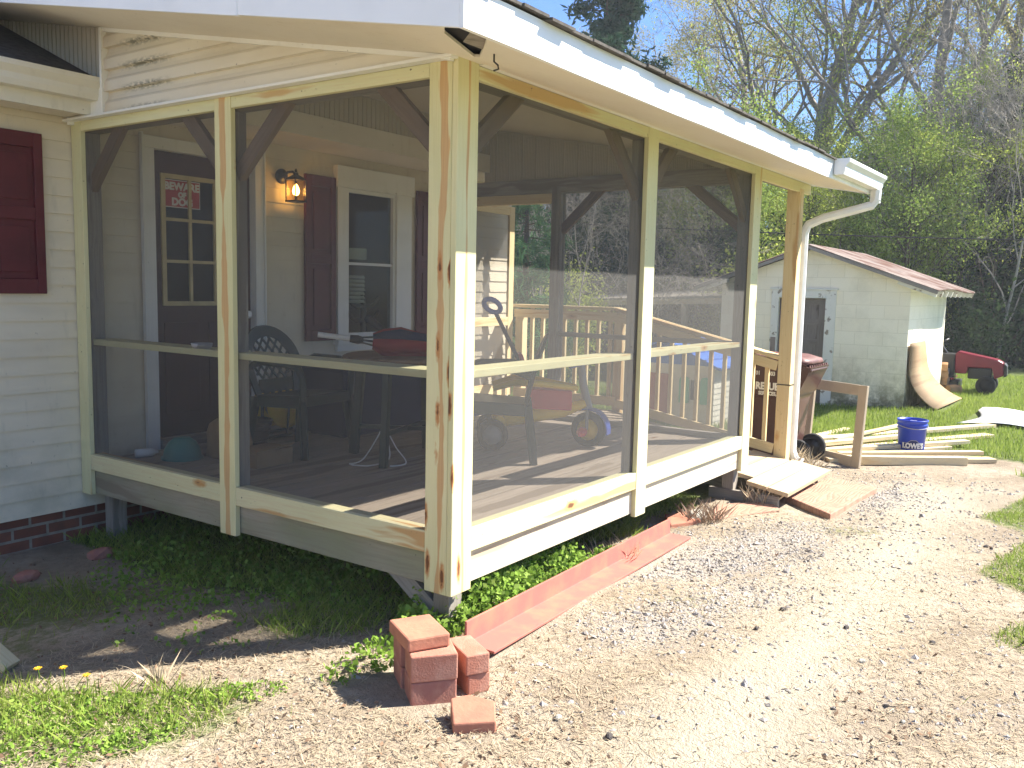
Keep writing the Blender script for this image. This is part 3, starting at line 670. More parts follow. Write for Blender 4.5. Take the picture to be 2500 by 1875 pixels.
# black figure standing inside the window
ct = thing('candle_figure', 'black branching cactus shaped figure standing inside the window', 'ornament', (2.80, HY + 0.16, 1.14))
mb = MB(); cy_ = HY + 0.16
mb.tube([(2.80, cy_, 1.14), (2.80, cy_, 1.45)], [0.03, 0.026], 8); mb.tube([(2.785, cy_, 1.45), (2.78, cy_, 1.51)], 0.016, 8); mb.tube([(2.815, cy_, 1.45), (2.82, cy_, 1.52)], 0.016, 8)
for zz in (1.25, 1.38):
    for sx in (-1, 1): mb.tube([(2.80, cy_, zz), (2.80 + sx * 0.09, cy_, zz), (2.80 + sx * 0.15, cy_, zz + 0.03), (2.80 + sx * 0.2, cy_, zz + 0.09)], [0.022, 0.022, 0.02, 0.014], 8)
mb.lathe((2.80, cy_, 1.085), [(0.10, 0), (0.10, 0.02), (0.03, 0.06)], 16)
mb.build('figure', M['black'], ct)

# ------------------------------------------------------------------ the screened porch
porch = thing('screened_porch', 'screened porch of new yellow pine and weathered deck built onto the house', 'porch', (1.9, 1.6, gz1(1.9, 1.6)))
def P(mb, name, mat, bevel=0.003): return mb.build(name, M[mat], porch, bevel)
FL = 0.38; RT, RB, MBT = 0.437, 0.333, 0.170; HT, HB = 2.563, 2.506
XR = 3.86; EX = 3.78
# deck boards run along X
mb = MB(); yy = 0.06
while yy < HY - 0.03:
    e = min(yy + 0.138, HY - 0.03); xs_ = sorted([0.06, XR - 0.03] + ([RND.uniform(0.9, 3.0)] if RND.random() < 0.6 else []))
    for a, b in zip(xs_, xs_[1:]): mb.span((a, yy, FL - 0.035 + RND.uniform(-.0015, .0015)), (b - 0.003, e - 0.005, FL + RND.uniform(-.0015, .0015)), 0)
    yy += 0.138
P(mb, 'deck_floor', 'deck', 0)
mb = MB(); mb.span((0.035, 0.075, MBT), (0.072, HY - 0.03, FL - 0.04)); P(mb, 'rim_joist', 'rimgrey')
mb = MB(); mb.span((0.035, 0.030, MBT), (XR - 0.01, 0.068, FL - 0.04)); P(mb, 'rim_joist', 'rimwhite')
mb = MB()
for k in range(7): mb.span((0.45 + k * 0.5, 0.07, 0.18), (0.49 + k * 0.5, HY - 0.03, FL - 0.04))
P(mb, 'floor_joist', 'grey', 0)
# corner, middle and end facing boards
T = 0.032
def board(a, b, m='pine', nm='facing_board', gr=None): mb = MB(); mb.span(a, b, gr); return P(mb, nm, m)
board((0.0, T, 0.150), (T, 0.163, 2.60), 'streak_a', 'corner_board'); board((0.0, 0.0, 0.150), (0.150, T - 0.0015, 2.60), 'streak_c', 'corner_board')
board((0.0, 1.552, 0.155), (T, 1.690, HT + 0.003), 'streak_b'); board((0.0, 3.035, 0.165), (T, 3.145, HT + 0.003))
board((1.852, 0.0, 0.150), (1.992, T, HT + 0.003)); board((3.705, 0.0, 0.150), (3.862, T, HT + 0.003)); board((3.832, T + .002, 0.150), (3.862, 0.16, HT - 0.05))
# 2x4 headers and lower rails, deep chair rails
for a, b in ((0.1645, 1.5505), (1.6915, 3.0335)):
    board((0.002, a, HB - 0.004), (T + .002, b, HT), 'pine', 'header_board'); board((0.0025, a, RB), (0.092, b, RT), 'pine2', 'lower_rail')
    board((0.046, a - .03, 1.152), (0.205, b + .03, 1.190), 'pine', 'chair_rail')
for a, b in ((0.1515, 1.8505), (1.9935, 3.7035)):
    board((a, 0.002, HB - 0.004), (b, T + .002, HT), 'pine', 'header_board'); board((a, 0.0025, RB), (b, 0.092, RT), 'pine', 'lower_rail')
    board((a + .02, 0.046, 1.152), (b - .02, 0.205, 1.190), 'pine', 'chair_rail')
board((3.8635, 0.002, HB - 0.03), (5.15, T + .002, HT), 'pine', 'header_board')
# old posts and beam behind the new boards
def post(x, y, z0, z1, m='grey', s=0.098): mb = MB(); mb.box((x, y, (z0 + z1) / 2), (s, s, z1 - z0)); return P(mb, 'post', m, 0.004)
for x, y in ((0.085, 0.085), (0.083, 1.635), (0.083, 3.085), (1.935, 0.083), (3.775, 0.090), (3.775, 1.84), (3.775, 3.07)): post(x, y, FL + 0.002, HB - 0.006)
for a, b in (((0.036, 0.036, HB - 0.004), (0.135, HY - 0.05, 2.566)), ((0.136, 0.036, HB - 0.004), (5.15, 0.135, 2.566)), ((3.726, 0.136, HB - 0.07), (3.824, HY - 0.05, 2.566))):
    mb = MB(); mb.span(a, b); P(mb, 'beam', 'grey')
# knee braces
def brace(p0, p1, m='brownwood', w=0.085): mb = MB(); mb.bar(p0, p1, w, 0.04, (0, 0, 1)); return P(mb, 'knee_brace', m)
for ya, yb in ((0.13, 0.52), (1.59, 1.18), (1.68, 2.05), (3.06, 2.70)): brace((0.085, ya, 2.16), (0.085, yb, 2.53))
for xa, xb in ((0.13, 0.58), (1.89, 1.50), (1.98, 2.38), (3.73, 3.36)): brace((xa, 0.085, 2.16), (xb, 0.085, 2.53))
for ya, yb in ((1.80, 1.36), (0.13, 0.62)): brace((3.775, ya, 2.10), (3.775, yb, 2.50), 'brownwood')
brace((0.06, 0.42, 0.22), (0.10, 0.16, 0.0), 'grey', 0.09)
# end wall: chair rail, low rail, door header
board((3.74, 0.14, 1.15), (3.80, 1.79, 1.19), 'grey', 'chair_rail'); board((3.74, 0.14, FL + .004), (3.80, 1.79, FL + 0.05), 'grey', 'lower_rail'); board((3.735, 1.89, 2.44 - 0.09), (3.81, 3.02, 2.435), 'fir', 'door_header')
# insect screens
def screen(a, b, c, d): mb = MB(); mb.add([a, b, c, d], [(0, 1, 2, 3)]); return P(mb, 'screen_panel', 'screen', 0)
for a, b in ((0.155, 1.56), (1.685, 3.06)): screen((0.034, a, RT - .02), (0.034, b, RT - .02), (0.034, b, HB), (0.034, a, HB))
for a, b in ((0.145, 1.86), (1.985, 3.71)): screen((a, 0.034, RT - .02), (b, 0.034, RT - .02), (b, 0.034, HB), (a, 0.034, HB))
screen((3.775, 0.13, FL), (3.775, 1.80, FL), (3.775, 1.80, HB - 0.06), (3.775, 0.13, HB - 0.06))
# supports under the deck
def support(x, y, s=0.098, dz=0.30): mb = MB(); g = gz1(x, y); mb.box((x, y, (g - 0.15 + dz) / 2 + 0.0), (s, s, dz - g + 0.15)); return P(mb, 'support_post', 'grey', 0.004)
for x, y in ((0.125, 0.12), (0.16, 3.02), (0.9, 1.6), (1.93, 0.75), (3.80, 0.125), (3.75, 1.7), (1.9, 1.7)): support(x, y)
# far roof post and downspout side
mb = MB(); mb.box((4.885, 0.055, 1.20), (0.115, 0.115, 2.64 - 0.03)); P(mb, 'far_post', 'fir', 0.004)
mb = MB(); mb.box((4.885, 0.055, 0.76), (0.123, 0.123, 0.008)); mb.box((4.99, 0.02, 0.76), (0.09, 0.008, 0.008)); P(mb, 'strap', 'black', 0)
# roof: one sloped slab with overhangs, soffit below, metal fascia, shingle edge
RX0, RX1, YE = -0.60, 5.22, -0.50
slab = lambda x0, x1, y0, y1, dz0, dz1: [(x, y, ZS(y) + d) for d in (dz0, dz1) for (x, y) in ((x0, y0), (x1, y0), (x1, y1), (x0, y1))]
HEX = [(0, 1, 2, 3)[::-1], (4, 5, 6, 7), (0, 1, 5, 4), (1, 2, 6, 5), (2, 3, 7, 6), (3, 0, 4, 7)]
mb = MB(); mb.add(slab(RX0 + 0.02, RX1 - 0.02, YE + 0.02, 4.4, 0.03, 0.125), HEX); P(mb, 'roof_deck', 'dark', 0)
mb = MB(); nrow = 36; rl = 4.96 / nrow      # shingle courses, each a thin wedge with uneven front edge
for i in range(nrow):
    y0 = YE - 0.025 + i * rl; nb = 34
    for k in range(nb):
        x0 = RX0 - 0.015 + (RX1 - RX0 + 0.03) * k / nb; x1 = RX0 - 0.015 + (RX1 - RX0 + 0.03) * (k + 1) / nb
        if i > 3 and k % nb: continue
        if i > 3: x1 = RX1 + 0.015
        j = RND.uniform(-0.008, 0.006); s_ = 0.004 * math.sin(k * 0.9) + RND.uniform(-0.002, 0.003)
        if i == 0 and k % 6 == 3: j -= 0.012; s_ -= 0.004
        p = [(x0, y0 + j), (x1, y0 + j), (x1, y0 + rl + 0.02), (x0, y0 + rl + 0.02)]
        mb.add([(a, b, ZS(b) + 0.142 + (0.006 if q < 2 else 0.0) + (s_ if q < 2 else 0)) for q, (a, b) in enumerate(p)] + [(a, b, ZS(b) + 0.152 + (0.008 if q < 2 else 0.0) + (s_ if q < 2 else 0)) for q, (a, b) in enumerate(p)], HEX)
P(mb, 'shingle_roof', 'shingle', 0)
# soffit with a torn opening at the corner
zs = lambda x, y: (x, y, ZS(y))
mb = MB()
for poly in ([(-0.58, -0.48), (-0.58, -0.40), (-0.46, -0.30), (-0.02, -0.10), (-0.02, 4.3), (-0.58, 4.3)], [(-0.44, -0.48), (5.2, -0.48), (5.2, 0.0), (-0.02, 0.0), (-0.02, -0.13), (-0.36, -0.42)]):
    mb.prism([zs(*p) for p in poly], (0, 0, 0.012))
P(mb, 'soffit', 'soffit', 0)
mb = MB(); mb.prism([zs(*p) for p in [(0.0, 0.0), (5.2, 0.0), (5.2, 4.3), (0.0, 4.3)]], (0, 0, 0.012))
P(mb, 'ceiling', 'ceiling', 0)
mb = MB(); mb.prism([(-0.50, -0.46, ZS(-0.46) + 0.01), (-0.40, -0.34, ZS(-0.34) - 0.015), (-0.20, -0.28, ZS(-0.28) + 0.0), (-0.30, -0.40, ZS(-0.40) + 0.02)], (0.01, 0.0, 0.01)); P(mb, 'torn_soffit_strip', 'grey', 0)
def facia(x0, x1, nm='fascia'):
    mb = MB(); n = 40
    for k in range(n):
        a = x0 + (x1 - x0) * k / n; b = x0 + (x1 - x0) * (k + 1) / n; w0 = 0.003 * math.sin(a * 2.3) + 0.002 * math.sin(a * 7); w1 = 0.003 * math.sin(b * 2.3) + 0.002 * math.sin(b * 7)
        z0, z1 = ZS(YE), ZS(YE) + 0.142
        mb.add([(a, YE + w0, z0 - 0.004), (b, YE + w1, z0 - 0.004), (b, YE + w1, z1), (a, YE + w0, z1), (a, YE + 0.018, z0 - 0.004), (b, YE + 0.018, z0 - 0.004), (b, YE + 0.018, z1), (a, YE + 0.018, z1)], [(0, 1, 2, 3), (4, 7, 6, 5), (0, 4, 5, 1), (3, 2, 6, 7)] + ([(0, 3, 7, 4)] if k == 0 else []) + ([(1, 5, 6, 2)] if k == n - 1 else []))
    return P(mb, nm, 'fascia', 0)
facia(RX0, 5.2)
mb = MB(); mb.add([(-0.60, YE + .019, ZS(YE + .019) - 0.004), (-0.582, YE + .019, ZS(YE + .019) - 0.004), (-0.582, 0.72, ZS(0.72) - 0.004), (-0.60, 0.72, ZS(0.72) - 0.004), (-0.60, YE + .019, ZS(YE) + 0.14), (-0.582, YE + .019, ZS(YE) + 0.14), (-0.582, 0.72, ZS(0.72) + 0.14), (-0.60, 0.72, ZS(0.72) + 0.14)], HEX); P(mb, 'rake_fascia', 'fascia', 0)
mb = MB(); mb.add([(-0.603, 0.715, ZS(.715) - 0.008), (-0.584, 0.715, ZS(.715) - 0.008), (-0.584, 4.3, ZS(4.3) - 0.008), (-0.603, 4.3, ZS(4.3) - 0.008), (-0.603, 0.715, ZS(.715) + 0.14), (-0.584, 0.715, ZS(.715) + 0.14), (-0.584, 4.3, ZS(4.3) + 0.14), (-0.603, 4.3, ZS(4.3) + 0.14)], HEX); P(mb, 'rake_fascia', 'fascia', 0)
mb = MB(); mb.add([(RX1 - .015, YE + .019, ZS(YE) - 0.004), (RX1 + .003, YE + .019, ZS(YE) - 0.004), (RX1 + .003, 4.3, ZS(4.3) - 0.004), (RX1 - .015, 4.3, ZS(4.3) - 0.004), (RX1 - .015, YE + .019, ZS(YE) + 0.14), (RX1 + .003, YE + .019, ZS(YE) + 0.14), (RX1 + .003, 4.3, ZS(4.3) + 0.14), (RX1 - .015, 4.3, ZS(4.3) + 0.14)], HEX); P(mb, 'rake_fascia', 'fascia', 0)
# gable siding above the left header, vented triangle over the old roof, trims
mb = MB(); ex = 0.127; z = HT + 0.012; i = 0
while z < 3.12:
    b = z + ex; ytop = lambda zz: max(0.0, (zz - 2.572) / 0.187)
    ya0, yb0 = ytop(z), 2.70; ya1 = ytop(b)
    if ya0 < yb0:
        ya1 = min(ya1, yb0)
        nseg = [(0, .034), (0.46, .030), (0.54, .024), (0.62, .014), (0.8, .005), (1.0, .0)]
        for (f0, d0), (f1, d1) in zip(nseg, nseg[1:]):
            zz0, zz1 = z + ex * f0, z + ex * f1; p0, p1 = min(ytop(zz0), yb0), min(ytop(zz1), yb0)
            mb.add([(-d0, yb0, zz0), (-d0, p0, zz0), (-d1, p1, zz1), (-d1, yb0, zz1)], [(0, 1, 2, 3)])
        mb.add([(0, yb0, z), (0, ya0, z), (-0.034, ya0, z), (-0.034, yb0, z)], [(0, 1, 2, 3)])
    z = b
mb.prism([(0.005, 0.0, HT + .01), (0.005, 2.7, HT + .01), (0.005, 2.7, ZS(2.7)), (0.005, 0.0, ZS(0.0))], (0.025, 0, 0))
o = P(mb, 'gable_siding', 'gable', 0)
mb = MB(); mb.prism([(0.0, 2.722, 2.80), (0.0, 2.722, ZS(2.722)), (0.0, 4.2, ZS(4.2)), (0.0, 4.2, 2.80)], (0.012, 0, 0))
yy = 2.73
while yy < 4.1: mb.span((-0.006, yy, 2.80), (0.001, yy + 0.035, ZS(yy))); yy += 0.05
mb.build('vented_gable', M['perf'], porch)
mb = MB(); mb.span((-0.045, 2.70, HT + .004), (0.0, 2.722, ZS(2.70))); mb.bar((-0.026, 0.0, HT + 0.006), (-0.026, 3.16, HT + 0.006), 0.014, 0.05, (0, 0, 1)); mb.bar((-0.02, 0.02, ZS(0.02) - 0.012), (-0.02, 2.70, ZS(2.70) - 0.012), 0.022, 0.03, (0, 0, 1))
mb.span((-0.02, 2.7225, HT + .016), (0.0, 3.12, 2.80)); mb.span((-0.034, 3.10, HT - .02), (-0.0, 3.125, 2.60)); mb.bar((0.15, -0.018, HT + 0.006), (5.18, -0.018, HT + 0.006), 0.010, 0.04, (0, 0, 1))
P(mb, 'trim', 'white', 0)
mb = MB(); ribw = 0.15
mb.prism([(3.79, 0.14, HT + .004), (3.79, 2.62, HT + .004), (3.79, 2.62, ZS(2.62)), (3.79, 0.14, ZS(0.14))], (0.012, 0, 0)); yy = 0.16
while yy < 2.6: mb.span((3.783, yy, HT + .004), (3.791, yy + 0.13, ZS(yy))); yy += 0.15
mb.build('end_gable', M['perf'], porch)
# eave gutter over the steps, downspout
gt = gutter(4.02, 5.26, YE - 0.006, ZS(YE) + 0.146, 'gutter', M['gutter'], porch, 0.115, 0.12)
mb = MB(); pts = [(5.18, -0.565, 2.50), (5.18, -0.56, 2.42), (5.175, -0.53, 2.37), (5.13, -0.40, 2.33), (5.05, -0.14, 2.255), (5.02, -0.03, 2.20), (5.012, -0.002, 2.13), (5.012, 0.0, 2.05), (5.012, 0.0, 0.14), (5.02, -0.03, 0.06), (5.04, -0.09, 0.03)]
mb.tube(pts, 0.040, 8, smooth=False)
P(mb, 'downspout', 'gutter', 0)
mb = MB(); mb.box((5.21, -0.545, 2.46), (0.09, 0.07, 0.14)); P(mb, 'outlet_box', 'gutter', 0.004)
# hook under the corner soffit
hk = thing('hook', 'small rusty screw hook hanging under the corner soffit', 'hook', (-0.12, -0.28, ZS(-0.28)))
mb = MB(); mb.tube([(-0.12, -0.28, ZS(-0.28)), (-0.12, -0.28, ZS(-0.28) - 0.03), (-0.10, -0.285, ZS(-0.28) - 0.04), (-0.095, -0.285, ZS(-0.28) - 0.055), (-0.12, -0.28, ZS(-0.28) - 0.065)], 0.004, 6); mb.build('hook_wire', M['black'], hk)

# ------------------------------------------------------------------ screen door, ramp, railing
sd = thing('screen_door', 'open pine framed screen door at the far end of the porch', 'door', (3.85, 2.98, FL))
mb = MB(); y0 = 2.965; xa, xb, za, zb = 3.84, 4.70, 0.43, 2.43
mb.span((xa, y0, za), (xa + 0.09, y0 + 0.03, zb)); mb.span((xb - 0.09, y0, za), (xb, y0 + 0.03, zb))
for a, b in ((za, za + 0.14), (1.18, 1.27), (zb - 0.09, zb)): mb.span((xa + 0.0905, y0 + 0.001, a), (xb - 0.0905, y0 + 0.029, b))
mb.build('door_frame', M['fir'], sd, 0.003)
mb = MB(); mb.add([(xa + .05, y0 + .015, za + .05), (xb - .05, y0 + .015, za + .05), (xb - .05, y0 + .015, zb - .05), (xa + .05, y0 + .015, zb - .05)], [(0, 1, 2, 3)]); mb.build('screen_panel', M['screen'], sd)

ramp = thing('access_ramp', 'wooden access ramp with pine handrail leading down from the porch end', 'ramp', (4.4, 1.0, gz1(4.4, 1.0)))
def Q(mb, name, mat, bevel=0.003): return mb.build(name, M[mat], ramp, bevel)
rz = lambda y: 0.355 + (y - 1.78) * 0.1605 if y < 1.78 else 0.355
mb = MB(); y = 1.80
while y < 3.05: mb.span((XR + 0.01, y, 0.32), (4.83, y + 0.133, 0.355), 0); y += 0.138
Q(mb, 'landing', 'deck', 0)
mb = MB(); y = 0.32
sl = math.atan(0.1605); Rx = Matrix.Rotation(sl, 3, 'X')
while y < 1.78:
    mb.box(((XR + 4.83) / 2, y + 0.066, rz(y + 0.066) - 0.0175), (4.83 - XR - 0.01, 0.133, 0.034), Rx, 0); y += 0.138
Q(mb, 'ramp_boards', 'deck', 0)
for x in (XR + 0.05, 4.78): mb = MB(); mb.bar((x, 0.15, rz(0.15) - 0.10), (x, 1.78, rz(1.78) - 0.10), 0.12, 0.04, (0, 0, 1)); mb.span((x - .02, 1.74, 0.18), (x + .02, 3.0, 0.318)); Q(mb, 'ramp_joist', 'grey')
# lower panel of four boards reaching the ground
mb = MB()
for k in range(4):
    ya = 0.30 - k * 0.172; yc = ya - 0.0845; x1 = 4.83 if k < 2 else 4.90
    mb.box(((3.885 if k < 2 else 3.72) / 2 + x1 / 2, yc, rz(yc) + 0.0), (x1 - (3.885 if k < 2 else 3.72), 0.168, 0.034), Rx @ Rz(RND.uniform(-.004, .004)), 0)
Q(mb, 'toe_panel', 'plywood', 0.003)
for p_, q_ in (((3.74, -0.30, -0.12), (3.78, 0.28, -0.02)), ((4.80, -0.30, -0.09), (4.84, 0.28, -0.02))): mb = MB(); mb.span(p_, q_); Q(mb, 'sleeper', 'grey')
RXX = 4.885
hr = lambda y: 0.99 + (y - 0.06) * 0.234 if y < 1.76 else 1.388
for y in (1.76, 2.98): mb = MB(); mb.box((RXX, y, 0.62), (0.095, 0.095, 1.46)); Q(mb, 'rail_post', 'fir', 0.004)
mb = MB(); mb.bar((RXX, 0.11, hr(0.11)), (RXX, 1.80, hr(1.759)), 0.035, 0.14, (0, 0, 1)); mb.bar((RXX, 1.80, 1.388), (RXX, 3.05, 1.388), 0.035, 0.14, (0, 0, 1)); Q(mb, 'handrail', 'fir')
mb = MB(); mb.bar((RXX - 0.055, 0.12, hr(0.12) - 0.075), (RXX - 0.055, 1.76, hr(1.75) - 0.075), 0.09, 0.03, (0, 0, 1)); mb.bar((RXX - 0.055, 1.762, 1.31), (RXX - 0.055, 3.03, 1.31), 0.09, 0.03, (0, 0, 1)); Q(mb, 'top_rail', 'fir')
mb = MB(); mb.bar((RXX - 0.055, 0.12, rz(0.12) + 0.08), (RXX - 0.055, 1.76, rz(1.76) + 0.08), 0.09, 0.03, (0, 0, 1)); mb.bar((RXX - 0.055, 1.762, 0.45), (RXX - 0.055, 3.03, 0.45), 0.09, 0.03, (0, 0, 1)); Q(mb, 'bottom_rail', 'fir')
y = 0.22
while y < 2.95:
    if abs(y - 1.76) > 0.07: mb = MB(); mb.span((RXX - 0.036, y - 0.018, (rz(y) + 0.04)), (RXX - 0.002, y + 0.018, hr(y) - 0.022)); Q(mb, 'baluster', 'fir', 0.002)
    y += 0.137
mb = MB(); mb.bar((3.86, 3.02, 1.388), (4.9, 3.02, 1.388), .035, .1) ; 

# ------------------------------------------------------------------ furniture and toys on the porch
def resin_chair(loc, rz_, label):
    r = thing('resin_chair', label, 'chair', loc, 'green resin armchairs on the porch', rz_)
    # local: faces -Y, seat at 0.43
    mb = MB(); mb.prism([(-0.24, -0.24, 0.41), (0.24, -0.24, 0.41), (0.215, 0.22, 0.385), (-0.215, 0.22, 0.385)], (0, 0, 0.022)); mb.bar((-0.24, -0.245, 0.395), (0.24, -0.245, 0.395), 0.07, 0.012, (0, 0, 1))
    for s in (-1, 1): mb.bar((s * 0.238, -0.24, 0.385), (s * 0.218, 0.22, 0.365), 0.08, 0.012, (0, 0, 1))
    loc_build(mb, 'seat', M['greenchair'], r, 0.006)
    for sx in (-1, 1):
        for sy, top in ((-1, 0.41), (1, 0.40)):
            mb = MB(); a = Vector((sx * 0.225, sy * 0.21, top)); b = Vector((sx * 0.265, sy * 0.265, 0.0))
            mb.bar(a, b, 0.075, 0.014, (1, 0, 0)); mb.bar(a + Vector((sx * 0.02, 0.02 * sy, 0)), b + Vector((sx * .016, .016 * sy, 0)), 0.055, 0.014, (0, 1, 0)); loc_build(mb, 'leg', M['greenchair'], r, 0.004)
        mb = MB(); mb.tube([(sx * 0.265, 0.255, 0.60), (sx * 0.285, 0.12, 0.655), (sx * 0.285, -0.12, 0.65), (sx * 0.275, -0.22, 0.625), (sx * 0.262, -0.245, 0.55), (sx * 0.255, -0.24, 0.40)], [0.024, 0.027, 0.027, 0.026, 0.024, 0.024], 8); loc_build(mb, 'armrest', M['greenchair'], r)
    # arched back with lattice
    tilt = lambda u, z: Vector((u, 0.225 + (z - 0.40) * 0.26 - 0.35 * u * u, z))
    mb = MB(); arch = []
    for k in range(17):
        a = math.pi * k / 16; arch.append((0.285 * math.cos(a), 0.62 + 0.27 * math.sin(a)))
    outer = [(0.22, 0.40)] + arch + [(-0.22, 0.40)]
    inner = [(0.165, 0.40)] + [(0.285 * math.cos(math.pi * k / 16) * 0.73, 0.62 + 0.27 * math.sin(math.pi * k / 16) * 0.70) for k in range(17)] + [(-0.165, 0.40)]
    n = len(outer); vs = [tilt(*p) for p in outer] + [tilt(*p) for p in inner] + [tilt(*p) + Vector((0, 0.018, 0)) for p in outer] + [tilt(*p) + Vector((0, 0.018, 0)) for p in inner]
    fs = []
    for i in range(n - 1): fs += [(i, i + 1, n + i + 1, n + i), (2 * n + i, 3 * n + i, 3 * n + i + 1, 2 * n + i + 1), (i, 2 * n + i, 2 * n + i + 1, i + 1), (n + i, n + i + 1, 3 * n + i + 1, 3 * n + i)]
    mb.add(vs, fs); loc_build(mb, 'backrest', M['greenchair'], r)
    mb = MB(); ins = lambda u, z: (abs(u) < 0.165 + max(0, 0) and z < 0.62) or (z >= 0.62 and (u / 0.212) ** 2 + ((z - 0.62) / 0.192) ** 2 < 1)
    for d in (-1, 1):
        for k in range(-8, 16):
            pts = []
            for t in np.linspace(0.40, 0.82, 43):
                u = d * ((t - 0.40) * 0.8 - 0.35 + k * 0.075)
                if ins(u, t): pts.append((u, t))
            if len(pts) > 3: mb.bar(tilt(*pts[0]) + Vector((0, 0.009 + 0.002 * d, 0)), tilt(*pts[-1]) + Vector((0, 0.009 + 0.002 * d, 0)), 0.016, 0.006, (1, 0, 0))
    mb.bar(tilt(-0.17, 0.46) + Vector((0, 0.009, 0)), tilt(0.17, 0.46) + Vector((0, 0.009, 0)), 0.10, 0.008, (0, 0, 1)); loc_build(mb, 'lattice', M['greenchair'], r)
    return r
resin_chair((1.20, 2.36, FL), 0.12, 'dark green resin armchair with lattice back in front of the door wall')
resin_chair((1.93, 1.17, FL), math.radians(214), 'dark green resin armchair beside the toy tricycle')
# round wooden patio table
tb = thing('patio_table', 'dark round patio table carrying a folded red umbrella', 'table', (1.50, 1.62, FL))
mb = MB(); mb.lathe((1.50, 1.62, FL), [(0.42, 0.69), (0.44, 0.70), (0.44, 0.715), (0.42, 0.725), (0.0, 0.726)], 28); mb.build('table_top', M['brownwood'], tb)
mb = MB(); mb.lathe((1.50, 1.62, FL), [(0.385, 0.62), (0.385, 0.69)], 28, cap=False); mb.build('apron', M['greenchair'], tb)
for k in range(4):
    a = math.radians(20 + 90 * k); mb = MB(); mb.bar((1.50 + 0.34 * math.cos(a), 1.62 + 0.34 * math.sin(a), FL + 0.69), (1.50 + 0.40 * math.cos(a), 1.62 + 0.40 * math.sin(a), FL), 0.06, 0.045, (math.cos(a), math.sin(a), 0)); mb.build('leg', M['greenchair'], tb, 0.003)
for z in (0.20, 0.32):
    mb = MB()
    for a in (20, 110):
        a = math.radians(a); mb.bar((1.50 + 0.38 * math.cos(a), 1.62 + 0.38 * math.sin(a), FL + z), (1.50 - 0.38 * math.cos(a), 1.62 - 0.38 * math.sin(a), FL + z + .02), 0.03, 0.02, (0, 0, 1))
    if z == 0.20: mb.build('stretcher', M['greenchair'], tb)
# dark wooden box under the table
bx = thing('storage_crate', 'dark wooden crate standing against the wall below the window', 'crate', (2.05, 2.75, FL))
mb = MB(); mb.span((1.75, 2.5, FL + .002), (2.75, 3.0, FL + 0.52)); mb.span((1.73, 2.48, FL + 0.5205), (2.77, 3.02, FL + 0.55)); mb.build('box', M['navy'], bx, 0.006)
# folded umbrella lying across the table
um = thing('folded_umbrella', 'folded red and navy patio umbrella with white pole lying on the round table', 'umbrella', (1.5, 1.6, FL + 0.75))
A = Vector((1.02, 1.99, FL + 0.86)); B = Vector((1.62, 1.34, FL + 0.76)); dv = (B - A)
mb = MB(); mb.tube([A, A + dv * 0.25], 0.019, 10); mb.build('pole', M['whiteplastic'], um)
mb = MB(); mb.tube([A + dv * .24, A + dv * .30, A + dv * .34], [0.026, 0.03, 0.022], 10)
for k in range(6):
    a = k * 1.05; off = Vector((math.cos(a) * .03, math.cos(a) * .03, math.sin(a) * 0.03)); mb.tube([A + dv * .30 + off * .5, A + dv * .5 + off * 1.6, A + dv * 0.62 + off * 1.5], 0.005, 5)
mb.build('ribs', M['black'], um)
for nm, mt, sel in (('canopy', 'red', (0, 2, 3, 5)), ('canopy_stripe', 'navy', (1, 4))):
    mb = MB()
    for k in sel:
        a0 = k * math.pi / 3; pts = []; rr = []
        for t, r_ in ((0.42, 0.05), (0.5, 0.075), (0.62, 0.09), (0.8, 0.075), (0.95, 0.04), (1.02, 0.015)):
            side = Vector((dv.y, -dv.x, 0)).normalized(); up = Vector((0, 0, 1)); pts.append(A + dv * t + (side * math.cos(a0) + up * math.sin(a0)) * r_ * 0.7 + up * 0.01 * math.sin(9 * t + k)); rr.append(r_ * 0.62)
        mb.tube(pts, rr, 7)
    mb.build(nm, M[mt], um)
mb = MB(); mb.tube([A + dv * .42 + Vector((.05, .12, .16)), A + dv * .5 + Vector((.05, .06, .08)), A + dv * .62 + Vector((0.03, 0.0, .05))], [0.028, 0.024, 0.02], 8); mb.build('handle', M['black'], um)
# white cord hanging and coiled below
cd = thing('cord_coil', 'thin white cord hanging from the table and coiled on the deck', 'cord', (1.1, 1.65, FL))
mb = MB(); pts = [Vector((1.26, 1.55, FL + 0.70)), Vector((1.25, 1.56, FL + 0.4)), Vector((1.24, 1.60, FL + 0.25)), Vector((1.16, 1.70, FL + 0.03)), Vector((1.05, 1.72, FL + 0.008)), Vector((1.10, 1.58, FL + 0.008)), Vector((1.22, 1.52, FL + 0.05)), Vector((1.27, 1.60, FL + 0.22)), Vector((1.33, 1.56, FL + 0.10)), Vector((1.32, 1.46, FL + 0.008)), Vector((1.16, 1.47, FL + 0.008))]
fine = []
for i in range(len(pts) - 1):
    p0, p1, p2, p3 = pts[max(i - 1, 0)], pts[i], pts[i + 1], pts[min(i + 2, len(pts) - 1)]
    for t in np.linspace(0, 1, 8, endpoint=False): fine.append(0.5 * ((2 * p1) + (p2 - p0) * t + (2 * p0 - 5 * p1 + 4 * p2 - p3) * t * t + (3 * p1 - p0 - 3 * p2 + p3) * t ** 3))
mb.tube(fine, 0.005, 6); mb.build('cord', M['whiteplastic'], cd)
